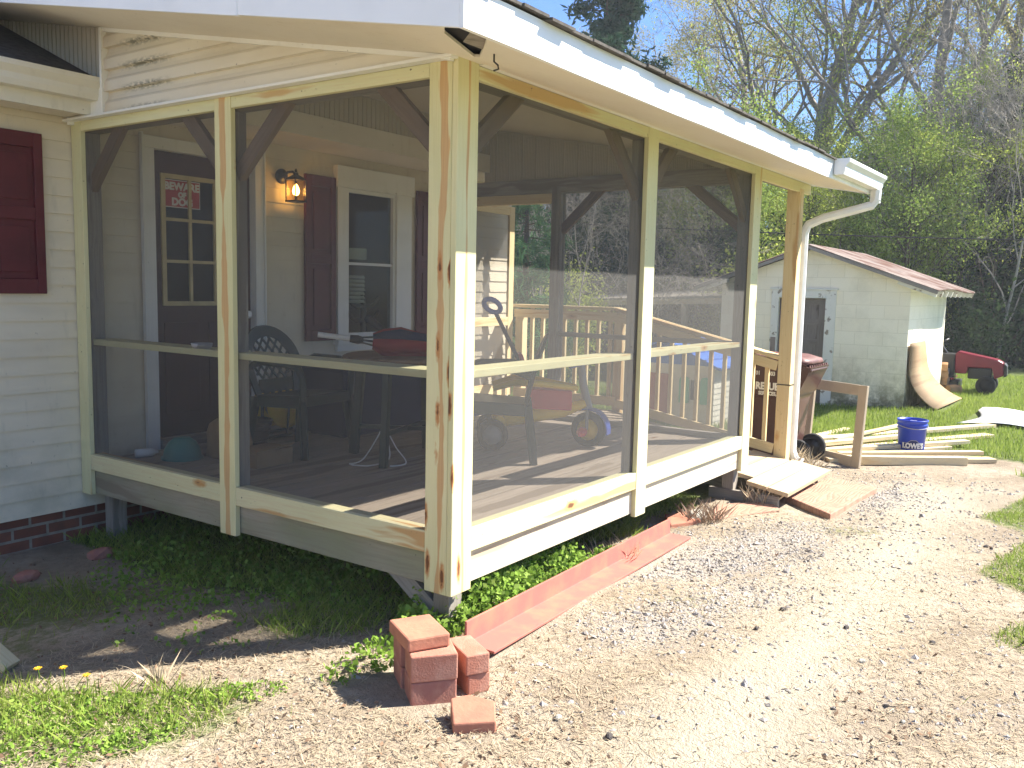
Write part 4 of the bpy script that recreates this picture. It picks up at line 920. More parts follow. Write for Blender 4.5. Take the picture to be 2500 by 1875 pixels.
# yellow hose reel, teal ball, paper sacks, white bottle
yr = thing('hose_reel', 'round yellow hose reel on a dark frame by the house wall', 'reel', (1.52, 2.95, FL + 0.02))
for nm, yo in (('reel_disc', 2.88), ('reel_disc', 3.04)):
    mb = MB(); mb.lathe((1.52, yo, FL + 0.26), [(0.03, 0), (0.03, 0.012), (0.08, 0.02), (0.15, 0.012), (0.19, 0.012), (0.19, 0.0), (0.15, 0.0), (0.08, 0.0)], 26, (0, 1, 0)); mb.build(nm, M['toyyellow'], yr)
mb = MB(); mb.lathe((1.52, 2.90, FL + 0.26), [(0.09, 0), (0.12, 0.03), (0.12, 0.11), (0.09, 0.14)], 22, (0, 1, 0)); mb.build('hose', M['greenchair'], yr)
mb = MB()
for yo in (2.86, 3.08): mb.tube([(1.26, yo, FL + 0.36), (1.26, yo, FL + 0.04), (1.32, yo, FL + 0.02), (1.74, yo, FL + 0.02)], 0.012, 8)
mb.tube([(1.52, 2.86, FL + .26), (1.52, 3.08, FL + .26)], 0.012, 8)
for yo in (2.86, 3.08): mb.tube([(1.52, yo, FL + .26), (1.50, yo, FL + .02)], 0.010, 6)
mb.build('stand', M['black'], yr)
tl = thing('teal_bowl', 'teal plastic bowl upturned on the deck near the door', 'bowl', (0.47, 2.72, FL))
mb = MB(); mb.lathe((0.47, 2.72, FL + 0.002), [(0.135, 0), (0.138, 0.012), (0.125, 0.02), (0.115, 0.07), (0.09, 0.115), (0.06, 0.135), (0.055, 0.142), (0.0, 0.142)], 26); mb.build('bowl', M['teal'], tl)
def sack(name, label, c, w, d, h, mat, cat):
    r = thing(name, label, cat, c); n = 18; mb = MB(); prof = [(0.86, 0.002), (1.0, 0.05), (1.03, 0.35), (0.98, 0.65), (0.86, 0.88), (0.60, 0.99), (0.2, 1.0)]; vs = []
    for f, t in prof:
        for k in range(n):
            a = 2 * math.pi * k / n; cx = math.copysign(abs(math.cos(a)) ** 0.55, math.cos(a)); sy = math.copysign(abs(math.sin(a)) ** 0.55, math.sin(a)); w_ = f * (1 + 0.05 * math.sin(3 * a + 9 * t))
            vs.append((c[0] + w / 2 * cx * w_, c[1] + d / 2 * sy * w_, c[2] + h * t * (1 + 0.04 * math.sin(2 * a + 1))))
    fs = [(i * n + k, i * n + (k + 1) % n, (i + 1) * n + (k + 1) % n, (i + 1) * n + k) for i in range(len(prof) - 1) for k in range(n)] + [tuple(range(n))[::-1], tuple(range((len(prof) - 1) * n, len(prof) * n))]
    mb.add(vs, fs, None, True); mb.build('body', M[mat], r); return r
sack('paper_sack', 'tall brown paper sack standing before the door', (0.72, 2.55, FL), 0.26, 0.24, 0.27, 'cardboard', 'sack')
bx2 = thing('cardboard_box', 'low brown cardboard box beside the left middle post', 'box', (0.66, 2.15, FL))
mb = MB(); mb.span((0.56, 2.06, FL + .002), (0.86, 2.30, FL + 0.11)); mb.bar((0.56, 2.06, FL + .112), (0.86, 2.06, FL + .13), .05, .003, (0, -1, .6)); mb.build('carton', M['cardboard'], bx2, 0.003)
bn = thing('wicker_basket', 'dark wicker basket in front of the door sill', 'basket', (1.0, 2.80, FL))
mb = MB(); mb.lathe((1.05, 2.78, FL + .002), [(0.13, 0), (0.16, 0.08), (0.18, 0.18), (0.19, 0.185), (0.185, 0.195), (0.165, 0.18), (0.14, 0.05), (0.0, 0.04)], 22)
for k in range(5): mb.tube([(1.05 + (0.138 + 0.009 * k) * math.cos(t), 2.78 + (0.138 + .009 * k) * math.sin(t), FL + 0.02 + 0.036 * k) for t in np.linspace(0, 6.283, 25)], 0.008, 5, False)
mb.build('basket', M['black'], bn)
bt = thing('white_bottle', 'small white bottle lying on the deck in the porch corner', 'bottle', (0.34, 3.0, FL))
mb = MB(); mb.lathe((0.27, 2.96, FL + 0.032), [(0.0, 0), (0.028, 0.002), (0.03, 0.02), (0.03, 0.11), (0.012, 0.135), (0.012, 0.15), (0.0, 0.152)], 14, (0.9, -0.35, 0)); mb.build('bottle', M['whiteplastic'], bt)
ash = thing('glass_tray', 'clear shallow tray resting on the left chair rail', 'tray', (0.10, 2.0, 1.19))
mb = MB(); mb.lathe((0.085, 1.95, 1.191), [(0.05, 0), (0.058, 0.03), (0.062, 0.03), (0.056, 0.008), (0.0, 0.008)], 18); mb.build('tray', M['greyplastic'], ash)

# toy tricycle: rear pair of wheels, moulded body, front wheel with fender, push handle
tr = thing('toy_tricycle', 'yellow red and blue plastic toy tricycle with a push handle', 'tricycle', (2.45, 1.15, FL))
fw = Vector((2.735, 0.865, FL + 0.135)); rw = Vector((2.28, 1.45, FL + 0.115)); hd = (fw - rw); hd.z = 0; hd.normalize(); sv = Vector((-hd.y, hd.x, 0)); UP = Vector((0, 0, 1))
ax = (sv * 0.9 + hd * 0.45).normalized()
def wheel(c, R, w, axis, name, parent, rim):
    mb = MB(); mb.lathe(c - axis * w / 2, [(R * 0.62, 0), (R * 0.93, 0), (R, w * 0.2), (R, w * 0.8), (R * 0.93, w), (R * 0.62, w), (R * .62, 0)], 30, axis, cap=False); o = mb.build(name, M['rubber'], parent)
    mb = MB(); mb.lathe(c - axis * w * 0.42, [(0.0, 0), (R * 0.2, -0.01), (R * 0.25, 0.0), (R * 0.62, 0.004), (R * 0.62, w * 0.84 - .004), (R * .25, w * 0.84), (R * .2, w * .84 + .01), (0, w * 0.84 + .01)], 24, axis, cap=False); mb.build('rim', M[rim], o)
    return o
wheel(fw, 0.135, 0.055, ax, 'front_wheel', tr, 'toyyellow')
for s in (-1, 1): wheel(rw + sv * s * 0.20, 0.115, 0.055, sv, 'rear_wheel', tr, 'greyplastic')
mb = MB(); mb.tube([rw + sv * 0.2, rw - sv * 0.2], 0.012, 8); mb.build('axle', M['greyplastic'], tr)
for s, mt in ((-1, 'tyred'), (1, 'tyred')):
    mb = MB(); p = fw + ax * s * 0.03; q = p + ax * s * 0.11; mb.tube([p, q], 0.007, 6); mb.lathe(q + ax * s * -0.01, [(0.012, 0), (0.04, 0.01), (0.035, 0.05), (0.012, 0.085)], 10, ax * s); mb.build('pedal', M[mt], tr)
mb = MB()
for s in (-1, 1): mb.tube([fw + ax * s * 0.042, fw + ax * s * 0.042 + UP * 0.15, fw - hd * 0.02 + UP * 0.2], 0.013, 8)
mb.tube([fw - hd * 0.0 + UP * 0.16, fw - hd * 0.05 + UP * 0.34, fw - hd * 0.07 + UP * 0.50], [0.030, 0.032, 0.028], 12); mb.build('fork', M['greyplastic'], tr)
mb = MB(); fan = []
for k in range(9):
    a = math.radians(-10 + 115 * k / 8); f_ = Vector((ax.y, -ax.x, 0)); f_ = f_ if f_.dot(hd) > 0 else -f_; fan.append(fw + f_ * math.cos(a) * 0.155 + UP * math.sin(a) * 0.155)
vs = [p + ax * 0.05 for p in fan] + [p - ax * 0.05 for p in fan] + [p * 1.0 + ax * 0.05 + (p - fw) * 0.06 for p in fan] + [p - ax * 0.05 + (p - fw) * 0.06 for p in fan]; n = 9; fs = []
for i in range(n - 1): fs += [(i, i + 1, n + i + 1, n + i), (2 * n + i, 3 * n + i, 3 * n + i + 1, 2 * n + i + 1), (i, 2 * n + i, 2 * n + i + 1, i + 1), (n + i, n + i + 1, 3 * n + i + 1, 3 * n + i)]
mb.add(vs, fs); mb.build('fender', M['toyblue'], tr)
mb = MB(); a = fw - hd * 0.06 + UP * 0.45; mb.tube([a - ax * 0.19 + UP * 0.04 - hd * .03, a - ax * 0.1 + UP * 0.05, a + ax * 0.1 + UP * 0.05, a + ax * 0.19 + UP * 0.04 - hd * .03], 0.014, 8); mb.build('handlebar', M['toyblue'], tr)
mb = MB(); mb.tube([fw - hd * 0.03 + UP * 0.20, fw - hd * 0.20 + UP * 0.14, rw + hd * 0.22 + UP * 0.12, rw + UP * 0.10], [0.035, 0.05, 0.07, 0.08], 10); mb.tube([rw + UP * 0.09 + hd * .05 + sv * .18, rw + UP * 0.09 + hd * .05 - sv * .18], 0.05, 10); mb.build('frame', M['toyyellow'], tr)
mb = MB(); mb.prism([rw + hd * 0.26 + sv * 0.13 + UP * 0.34, rw + hd * 0.60 + sv * 0.08 + UP * 0.32, rw + hd * 0.60 - sv * 0.08 + UP * 0.32, rw + hd * 0.26 - sv * 0.13 + UP * 0.34], (0, 0, -0.15)); mb.prism([rw + hd * 0.26 + sv * 0.14 + UP * 0.36, rw + hd * 0.26 - sv * 0.14 + UP * 0.36, rw + hd * 0.18 - sv * 0.12 + UP * 0.60, rw + hd * 0.18 + sv * 0.12 + UP * 0.60], hd * 0.035); mb.build('seat', M['tyred'], tr, 0.012)
mb = MB()
for s in (-1, 1): mb.tube([rw + sv * s * 0.15 + UP * 0.34, rw + hd * 0.16 + sv * s * 0.17 + UP * 0.39, rw + hd * 0.36 + sv * s * 0.15 + UP * 0.38, fw - hd * 0.10 + UP * 0.32 + sv * s * 0.05], [0.02, 0.026, 0.026, 0.02], 8)
mb.build('safety_bar', M['toyyellow'], tr)
mb = MB(); mb.span(rw - hd * .17 + Vector((-.1, -.1, .12)), rw - hd * .17 + Vector((.1, .1, .24))); mb.build('rear_basket', M['toyblue'], tr, 0.02)
mb = MB(); h0 = rw + hd * 0.10 + UP * 0.30; h1 = Vector((2.12, 1.32, FL + 1.02)); h0 = Vector((2.60, 1.26, FL + 0.36)); mb.tube([h0, h0.lerp(h1, 0.5), h1], 0.015, 8); mb.build('push_handle', M['navy'], tr)
mb = MB(); dr = (h1 - h0).normalized(); mb.tube([h1 + dr * 0.06 + (dr * math.cos(t) * .06 + hd * math.sin(t) * 0.055) for t in np.linspace(0, 6.283, 21)], 0.019, 8, False); mb.build('handle_ring', M['toyblue'], tr)

# ------------------------------------------------------------------ bricks, pavers, steel by the porch corner
def block(name, label, c, size, rot, mat, group=None, cat='brick', bev=0.006):
    r = MB(); r.box((0, 0, size[2] / 2), size); g = r.build(name, M[mat], None, bev)
    g.location = c; g.rotation_euler = (0, 0, rot); tag(g, label, cat, group); return g
ba = math.radians(-38); ca, sa = math.cos(ba), math.sin(ba); ex_ = Vector((ca, sa, 0)); ey_ = Vector((-sa, ca, 0))
g0 = -0.075
F0 = Vector((-0.595, -0.285, g0))                 # front low corner of the front pile
def at_(a, b, z): p = F0 + ex_ * a + ey_ * b; return (p.x, p.y, z)
GB = 'paver bricks piled at the porch corner'
block('paver_brick', 'chunky red paver brick at the bottom of the front pile', at_(0.092, 0.075, g0), (0.184, 0.15, 0.108), ba, 'paverbrick', GB)
block('paver_brick', 'pale stained paver brick in the middle of the front pile', at_(0.094, 0.072, g0 + 0.109), (0.188, 0.152, 0.108), ba - 0.03, 'paverworn', GB)
block('paver_brick', 'shaded paver brick at the bottom left of the brick pile', at_(0.06, 0.235, g0), (0.15, 0.155, 0.108), ba + 0.04, 'paverbrick', GB)
block('paver_brick', 'upper paver brick behind the front pile under the cap brick', at_(0.058, 0.233, g0 + 0.109), (0.152, 0.15, 0.108), ba + 0.02, 'paverbrick', GB)
block('paver_brick', 'thin red cap brick lying flat across the top of the pile', at_(0.062, 0.165, g0 + 0.219), (0.18, 0.235, 0.055), ba + 0.16, 'paver', GB, bev=0.008)
block('paver_brick', 'lower brick of the small pile right of the front pile', at_(0.268, 0.150, g0 + 0.01), (0.10, 0.20, 0.085), ba + 0.22, 'paverworn', GB)
block('paver_brick', 'upper brick of the small pile right of the front pile', at_(0.265, 0.145, g0 + 0.096), (0.105, 0.205, 0.085), ba + 0.16, 'paverworn', GB)
mb = MB(); fp = [(-0.655, -0.545), (-0.55, -0.665), (-0.47, -0.60), (-0.50, -0.50), (-0.56, -0.455)]; n = len(fp)
mb.add([(x, y, 0) for x, y in fp] + [(x, y, 0.052 + 0.30 * (x * .82 + y * .57 + 0.848)) for x, y in fp], [tuple(range(n))[::-1], tuple(range(n, 2 * n))] + [(i, (i + 1) % n, n + (i + 1) % n, n + i) for i in range(n)])
fr = mb.build('broken_paver', M['paver'], None, 0.006); fr.location = (0, 0, gz1(-0.57, -0.58) - 0.012); tag(fr, 'broken wedge of red paver lying alone on the dry ground', 'paver')
ai = thing('steel_angle', 'long red painted steel angle lying along the porch edge', 'steel angle', (1.1, -0.05, -0.07))
a0, a1 = Vector((-0.03, -0.105, -0.045)), Vector((2.43, 0.03, -0.095)); d = (a1 - a0).normalized(); nrm = Vector((-d.y, d.x, 0)).normalized(); up = d.cross(nrm) * -1; up = up if up.z > 0 else -up
mb = MB(); w_ = nrm * -0.165; L1 = [Vector((0, 0, 0)), w_ * 1.0, w_ * 1.0 + up * 0.012, nrm * -0.014 + up * 0.014, nrm * -0.012 + up * 0.115, up * 0.115]
sec = [a0 + q for q in L1]; mb.prism(sec, a1 - a0); mb.build('steel_angle_bar', M['redsteel'], ai, 0.002)
def slab_(name, label, pts, z0, th, mat, group=None, tilt=0.0):
    mb = MB(); c = sum((Vector((p[0], p[1], 0)) for p in pts), Vector()) / len(pts); mb.prism([(p[0] - c.x, p[1] - c.y, 0) for p in pts], (0, 0, th)); o = mb.build(name, M[mat], None, 0.008); o.location = (c.x, c.y, z0); o.rotation_euler = (tilt, 0, 0); return tag(o, label, 'paver', group)
def mat_slate():
    b = NB('stamped_paver'); p = b.geo().outputs['Position']
    wv = b.n('ShaderNodeTexWave', wave_type='RINGS'); b.lk(b.map(p, (1.6, 5, 1), (0.3, 1.1, 0)), wv.inputs[0]); wv.inputs['Scale'].default_value = 2.2; wv.inputs['Distortion'].default_value = 16.0; wv.inputs['Detail Scale'].default_value = 0.7; wv.inputs['Detail'].default_value = 2
    n = b.noise(p, 9, 4); c = b.mix(b.mapr(n, 0.35, 0.7), (0.37, 0.20, 0.145), (0.43, 0.27, 0.19))
    c = b.mix(b.mapr(wv.outputs['Fac'], 0.14, 0.04, 0, 0.4), c, (0.20, 0.10, 0.07)); b.bsdf(c, 0.9, wv.outputs['Fac'], 0.35, 0.006, 0.1); return b.m
M['slate'] = mat_slate()
slab_('paver_slab', 'large red paver slab at the foot of the ramp panel', [(3.62, -0.74), (4.84, -0.80), (5.02, -0.36), (4.02, -0.26)], -0.115, 0.055, 'slate')
slab_('paver_slab', 'tan stained paver slab beside the porch end support', [(2.98, -0.06), (3.62, -0.36), (3.86, -0.20), (3.44, 0.10)], -0.135, 0.05, 'slate')
slab_('paver_slab', 'small red paver half hidden by weeds at the end of the steel angle', [(2.62, 0.10), (2.88, -0.02), (3.12, 0.14), (2.86, 0.26)], -0.135, 0.06, 'paver')
def rock(name, label, c, r, seed, mat='stone', sq=(1, 0.8, 0.6), cat='stone', group=None):
    rr = random.Random(seed); bm = bmesh.new(); bmesh.ops.create_icosphere(bm, subdivisions=2, radius=r)
    for v in bm.verts:
        k = 1 + 0.22 * math.sin(v.co.x / r * 3 + seed) * math.cos(v.co.y / r * 2.6 + seed * 2) + rr.uniform(-.06, .06); v.co = Vector((v.co.x * sq[0] * k, v.co.y * sq[1] * k, v.co.z * sq[2] * k))
    me = bpy.data.meshes.new(name); bm.to_mesh(me); bm.free(); me.materials.append(M[mat]); o = link(name, me); o.location = c; return tag(o, label, cat, group)
rock('stone', 'pale grey stone lying between the two small pavers', (3.03, 0.06, -0.09), 0.11, 3, 'stone', (1.5, .7, .5))
rock('brick_rubble', 'brick lying in the shade at the house foundation', (-0.12, 2.72, gz1(-.12, 2.72) + .02), 0.08, 5, 'paverbrick', (1.3, .6, .5), 'brick')
rock('brick_rubble', 'broken brick lying in the shade left of the foundation brick', (-0.62, 2.66, gz1(-.62, 2.66) + .02), 0.07, 8, 'paverbrick', (1, .6, .6), 'brick')
bd = thing('leaning_board', 'bare wooden board leaning at the left edge of the yard', 'board', (-1.27, 1.45, gz1(-1.27, 1.45)))
mb = MB(); mb.bar((-1.30, 1.40, gz1(-1.3, 1.4) + .01), (-1.72, 2.25, 0.62), 0.09, 0.035, (1, 0.6, 0)); mb.build('board', M['fir'], bd, 0.003)

# ------------------------------------------------------------------ wheeled bin, leaning frame, lumber, bucket, sheet
bn = thing('wheeled_bin', 'brown wheeled rubbish bin with white lettering behind the ramp railing', 'bin', (5.85, 0.32, gz1(5.85, .3)))
bz = gz1(5.85, 0.3); bx0, bx1 = 5.56, 6.14
def tap(z, f): return f
mb = MB(); lv = [(0.0, 0.80), (0.12, 0.82), (0.62, 0.95), (0.64, 1.0), (0.86, 1.03), (0.98, 1.05)]
vs = []; cx, cy = 5.85, 0.48
for z, f in lv:
    for sx, sy in ((-1, -1), (1, -1), (1, 1), (-1, 1)): vs.append((cx + sx * 0.285 * f, cy + sy * 0.32 * f, bz + 0.03 + z))
fs = [(i * 4 + k, i * 4 + (k + 1) % 4, (i + 1) * 4 + (k + 1) % 4, (i + 1) * 4 + k) for i in range(len(lv) - 1) for k in range(4)] + [(3, 2, 1, 0), (20, 21, 22, 23)]
mb.add(vs, fs); mb.build('body', M['binbrown'], bn, 0.012)
mb = MB()
for k in range(5): mb.span((cx - 0.30 + k * .14, cy - 0.41, bz + 0.86), (cx - 0.29 + k * .14, cy - 0.335, bz + 1.0))
mb.prism([(cx - 0.31, cy - 0.34, bz + 0.70), (cx - 0.31, cy - 0.34, bz + 0.98), (cx - 0.31, cy - 0.46, bz + 0.98)], (0.62, 0, 0)); mb.tube([(cx - 0.27, cy - 0.44, bz + 0.95), (cx + 0.27, cy - 0.44, bz + 0.95)], 0.017, 8); mb.build('handle', M['binbrown'], bn)
mb = MB(); n = 8; vs = []
for r_, z in ((1.06, 1.0), (1.10, 1.015), (1.06, 1.05), (0.8, 1.075), (0.3, 1.085)):
    for k in range(32):
        a = 2 * math.pi * k / 32; sx = math.copysign(abs(math.cos(a)) ** .4, math.cos(a)); sy = math.copysign(abs(math.sin(a)) ** .4, math.sin(a)); vs.append((cx + sx * 0.31 * r_, cy - 0.03 + sy * 0.37 * r_, bz + z + 0.01 * math.sin(8 * a) * (r_ < 0.9)))
fs = [(i * 32 + k, i * 32 + (k + 1) % 32, (i + 1) * 32 + (k + 1) % 32, (i + 1) * 32 + k) for i in range(4) for k in range(32)] + [tuple(range(32))[::-1], tuple(range(128, 160))]
mb.add(vs, fs, None, True)
for k in range(9): mb.span((cx - 0.30 + k * .072, cy - 0.445, bz + 0.955), (cx - 0.27 + k * .072, cy - 0.435, bz + 1.0))
mb.build('lid', M['binlid'], bn)
for s in (-1, 1): wheel(Vector((cx + s * 0.25, cy - 0.36, bz + 0.13)), 0.13, 0.06, Vector((1, 0, 0)), 'wheel', bn, 'black')
fx = lambda z: cx - 0.285 * np.interp(z - bz - 0.03, [a for a, _ in lv], [b for _, b in lv]) - 0.004
for s_, y, z, sz, bo in (('01', 0.545, 0.785, 0.055, .002), ('403', 0.405, 0.785, 0.055, .002), ('REPUBLIC', 0.385, 0.655, 0.098, .005), ('SERVICES, INC.', 0.395, 0.585, 0.05, .0022)):
    text_mesh(s_, sz, M['print'], 'lettering', bn, (0, -1, 0.0), (-0.05, 0, 1), (fx(z) - 0.004, y, z), bo, sx=0.85)
mb = MB()   # looping star-like emblem, four curled strokes
for k in range(4):
    a0 = k * math.pi / 2; c0 = Vector((fx(0.62) - .004, 0.655, 0.63)); pts = []
    for t in np.linspace(0, 1, 9): r_ = 0.012 + 0.042 * t; a = a0 + 1.9 * t; pts.append(c0 + Vector((-0.05 * r_ * math.sin(a), r_ * math.cos(a), r_ * math.sin(a))))
    mb.tube(pts, [0.006] * 8 + [0.003], 5)
mb.build('emblem', M['print'], bn)

lf = thing('empty_frame', 'tan painted empty wooden frame propped upright beside the bin', 'frame', (6.0, -0.2, gz1(6, -.2)))
p0 = Vector((5.90, -0.40, gz1(5.90, -.40))); hx_ = Vector((0.50, 0.87, 0)).normalized(); uz = Vector((0.10, -0.02, 1)).normalized(); Wd, Hd, ft = 0.80, 0.82, 0.105
mb = MB(); nn = hx_.cross(uz).normalized()
mb.bar(p0 + hx_ * ft / 2, p0 + hx_ * ft / 2 + uz * Hd, ft, 0.03, hx_); mb.bar(p0 + hx_ * (Wd - ft / 2), p0 + hx_ * (Wd - ft / 2) + uz * Hd, ft, 0.03, hx_)
mb.bar(p0 + hx_ * (ft + .001) + uz * (Hd - ft / 2), p0 + hx_ * (Wd - ft - .001) + uz * (Hd - ft / 2), ft, 0.028, uz); mb.bar(p0 + hx_ * (ft + .001) + uz * ft / 2, p0 + hx_ * (Wd - ft - .001) + uz * ft / 2, ft, 0.028, uz)
mb.build('frame_border', M['tan'], lf, 0.004)

GL = 'pine boards scattered on the lawn'
boards = [((6.55, 0.62), (9.6, -1.12), .14, .04, 0.05, 'long pine board lying farthest back behind the bucket'),
          ((6.2, 0.72), (8.2, 0.30), .09, .04, 0.02, 'short pine board at the back of the lumber near the shed'),
          ((6.3, 0.30), (8.9, -1.18), .14, .04, 0.02, 'wide pine board passing just behind the blue bucket'),
          ((6.15, 0.42), (7.9, -0.55), .09, .04, 0.075, 'narrow pine stick lying on top of the wide boards'),
          ((6.2, 0.05), (7.6, -0.92), .14, .035, 0.02, 'pine board passing under the leaning frame in the middle of the lumber'),
          ((6.1, 0.20), (7.85, -1.08), .09, .04, 0.06, 'pine board resting across its neighbours before the bucket'),
          ((6.02, -0.05), (7.15, -1.42), .14, .04, 0.02, 'pine board at the front of the lumber with its end to the path'),
          ((6.25, -0.10), (7.25, -1.30), .09, .04, 0.06, 'narrow pine board stacked on the front board'),
          ((6.05, -0.25), (6.75, -1.22), .09, .085, 0.045, 'thick short pine offcut nearest the gravel'),
          ((6.9, 0.10), (8.4, -0.25), .06, .03, 0.10, 'thin pine lath lying on the lumber')]
for (a, b, w_, t_, dz, lab) in boards:
    za = gz1(*a) + dz; zb = gz1(*b) + dz; mb = MB(); mb.bar((a[0], a[1], za), (b[0], b[1], zb), t_, w_, (0, 0, 1)); tag(mb.build('pine_board', M['lumber'], None, 0.003), lab, 'board', GL)

bk = thing('blue_bucket', 'blue plastic bucket with a printed store badge standing on the lawn', 'bucket', (7.15, -0.63, gz1(7.15, -.63)))
kx, ky, kz = 7.15, -0.63, gz1(7.15, -0.63) + 0.06; 
mb = MB(); mb.lathe((kx, ky, kz - 0.06), [(0.125, 0), (0.13, 0.01), (0.143, 0.27), (0.152, 0.275), (0.152, 0.285), (0.145, 0.288), (0.146, 0.305), (0.155, 0.308), (0.155, 0.318), (0.148, 0.322), (0.149, 0.345), (0.157, 0.35), (0.157, 0.368), (0.148, 0.37), (0.140, 0.34), (0.122, 0.02), (0.0, 0.015)], 40); mb.build('pail', M['bucketblue'], bk)
to_cam = math.atan2(CAM.y - ky, CAM.x - kx)
def wrap(r0, zc, off):
    def f(x, y_, z_):
        a = to_cam + 0.16 + (x + off) / 0.138; r = r0 + z_ + 0.138 * 0; rr_ = r + (zc + y_) * 0.048; return Vector((kx + rr_ * math.cos(a), ky + rr_ * math.sin(a), kz - 0.06 + zc + y_))
    return f
mb = MB(); wf = wrap(0.1322, 0.10, 0)
def badge(pts, r, name, mat):
    mb = MB(); wf = wrap(r, 0.0, 0); top = pts
    n = len(top); vs = [wf(x, z1_, 0) for x, z0_, z1_ in top] + [wf(x, z0_, 0) for x, z0_, z1_ in top]; mb.add(vs, [(i, i + 1, n + i + 1, n + i) for i in range(n - 1)], None, True); return mb.build(name, M[mat], bk)
def bp(w, z0, zs, zp):
    xs_ = np.linspace(-w, w, 25); return [(x, z0, zs if abs(x) > w * 0.55 else (zp if abs(x) < w * 0.22 else zs + (zp - zs) * (w * 0.55 - abs(x)) / (w * 0.33))) for x in xs_]
badge(bp(0.118, 0.060, 0.128, 0.158), 0.1315, 'badge_outline', 'greyplastic'); badge(bp(0.113, 0.065, 0.122, 0.152), 0.1322, 'badge', 'bucketnavy')
text_mesh("LOWE'S", 0.074, M['print'], 'lettering', bk, (1, 0, 0), (0, 0, 1), (0, 0, 0), 0.004, sx=0.86, warp=wrap(0.1338, 0.094, 0.0))
mb = MB(); mb.tube([(kx + 0.158 * math.cos(t), ky + 0.158 * math.sin(t), kz + 0.25 - 0.03 * math.sin((t - 2.2) * 1.0)) for t in np.linspace(2.2, 5.3, 15)], 0.004, 6); mb.build('bail', M['greyplastic'], bk)
sc_ = thing('white_scraper', 'white plastic piece sticking up inside the blue bucket', 'scraper', (kx + .03, ky, kz + .1))
mb = MB(); mb.prism([(kx + 0.03, ky - 0.06, kz + 0.02), (kx + 0.05, ky - 0.035, kz + 0.29), (kx + 0.05, ky + 0.035, kz + 0.29), (kx + 0.03, ky + 0.05, kz + 0.02)], (0.006, 0, 0)); mb.build('blade', M['whiteplastic'], sc_, 0.002)

ws = MB(); NX, NY = 26, 18; vs = []
for i in range(NX):
    for j in range(NY):
        u, v = i / (NX - 1), j / (NY - 1); x = 9.75 + 2.2 * u + 0.3 * math.sin(4 * v) * .4; y = -0.70 - 0.12 * math.sin(5 * u) - 1.5 * v - 0.15 * u
        vs.append((x, y, gz1(x, y) + 0.03 + 0.025 * abs(math.sin(7 * u + 3 * v)) * abs(math.sin(5 * v + u)) + 0.04 * math.exp(-((u - .35) ** 2 + (v - .3) ** 2) * 14)))
ws.add(vs, [(i * NY + j, (i + 1) * NY + j, (i + 1) * NY + j + 1, i * NY + j + 1) for i in range(NX - 1) for j in range(NY - 1)], None, True)
o = ws.build('plastic_sheet', M['sheet']); sm = o.modifiers.new('solid', 'SOLIDIFY'); sm.thickness = 0.004; tag(o, 'crumpled white plastic sheet spread on the lawn', 'sheet')

# ------------------------------------------------------------------ block shed
SX, SXE, SYR, SYL = 11.1, 14.2, 0.23, 3.17; SG = -0.25; EVZ = 1.66; RDZ = 2.32
shed = thing('block_shed', 'small white painted block shed with a rusty tin roof', 'shed', (12.7, 1.7, -0.15))
rm = (SYR + SYL) / 2; roofz = lambda y: RDZ - (RDZ - EVZ) * abs(y - rm) / (rm - SYR + 0.40)
D0, D1, DT = 1.46, 2.20, 1.52
mb = MB()
mb.prism([(SX, SYR, SG), (SX, D0, SG), (SX, D0, roofz(D0) - .03), (SX, SYR, roofz(SYR) - .03)], (0.19, 0, 0)); mb.prism([(SX, D1, SG), (SX, SYL, SG), (SX, SYL, roofz(SYL) - .03), (SX, D1, roofz(D1) - .03)], (0.19, 0, 0)); mb.prism([(SX, D0, DT), (SX, D1, DT), (SX, D1, roofz(D1) - .03), (SX, rm, roofz(rm) - .03), (SX, D0, roofz(D0) - .03)], (0.19, 0, 0))
mb.span((SX + 0.191, SYR, SG), (SXE - .191, SYR + 0.19, roofz(SYR) - .03)); mb.span((SX + 0.191, SYL - 0.19, SG), (SXE - .191, SYL, roofz(SYR) - .03)); mb.prism([(SXE - .19, SYR, SG), (SXE - .19, SYL, SG), (SXE - .19, SYL, roofz(SYL) - .03), (SXE - .19, rm, roofz(rm) - .03), (SXE - .19, SYR, roofz(SYR) - .03)], (0.19, 0, 0))
mb.build('wall', M['block'], shed)
mb = MB(); NR = 44
for side in (-1, 1):
    vs = []; n = 0
    for k in range(NR * 2 + 1):
        x = SX - 0.22 + (SXE + 0.45 - SX) * k / (NR * 2); h = 0.012 if k % 2 else -0.004
        for y in (rm, rm + side * (rm - SYR + 0.42)): vs.append((x, y, roofz(y) + h + 0.02 * math.sin(x * 1.7) * (y != rm) + 0.03))
    fs = [(2 * k, 2 * k + 1, 2 * k + 3, 2 * k + 2) for k in range(NR * 2)]; mb.add(vs, fs)
o = mb.build('roof', M['rust'], shed); o.modifiers.new('s', 'SOLIDIFY').thickness = 0.012
for k in range(9):
    x = SX - 0.15 + k * 0.44
    for side in (-1, 1): mb = MB(); mb.bar((x, rm + side * (rm - SYR - .15), roofz(SYR + .15) - 0.05), (x, rm + side * (rm - SYR + 0.38), roofz(SYR - 0.38) - 0.05), 0.09, 0.045, (0, 0, 1)); mb.build('rafter', M['oldwhite'], shed)
mb = MB()
for side in (-1, 1): mb.bar((SX - 0.205, rm, roofz(rm) - 0.02), (SX - 0.205, rm + side * (rm - SYR + 0.40), roofz(SYR - .40) - 0.02), 0.05, 0.03, (0, 0, 1))
mb.build('barge_board', M['grey'], shed)
dm = MB(); ys_ = [(D0 + .005, D0 + 0.11), (D1 - 0.11, D1 - .005)]
for a, b in ys_: dm.span((SX + 0.04, a, SG + .08), (SX + 0.08, b, DT - .01))
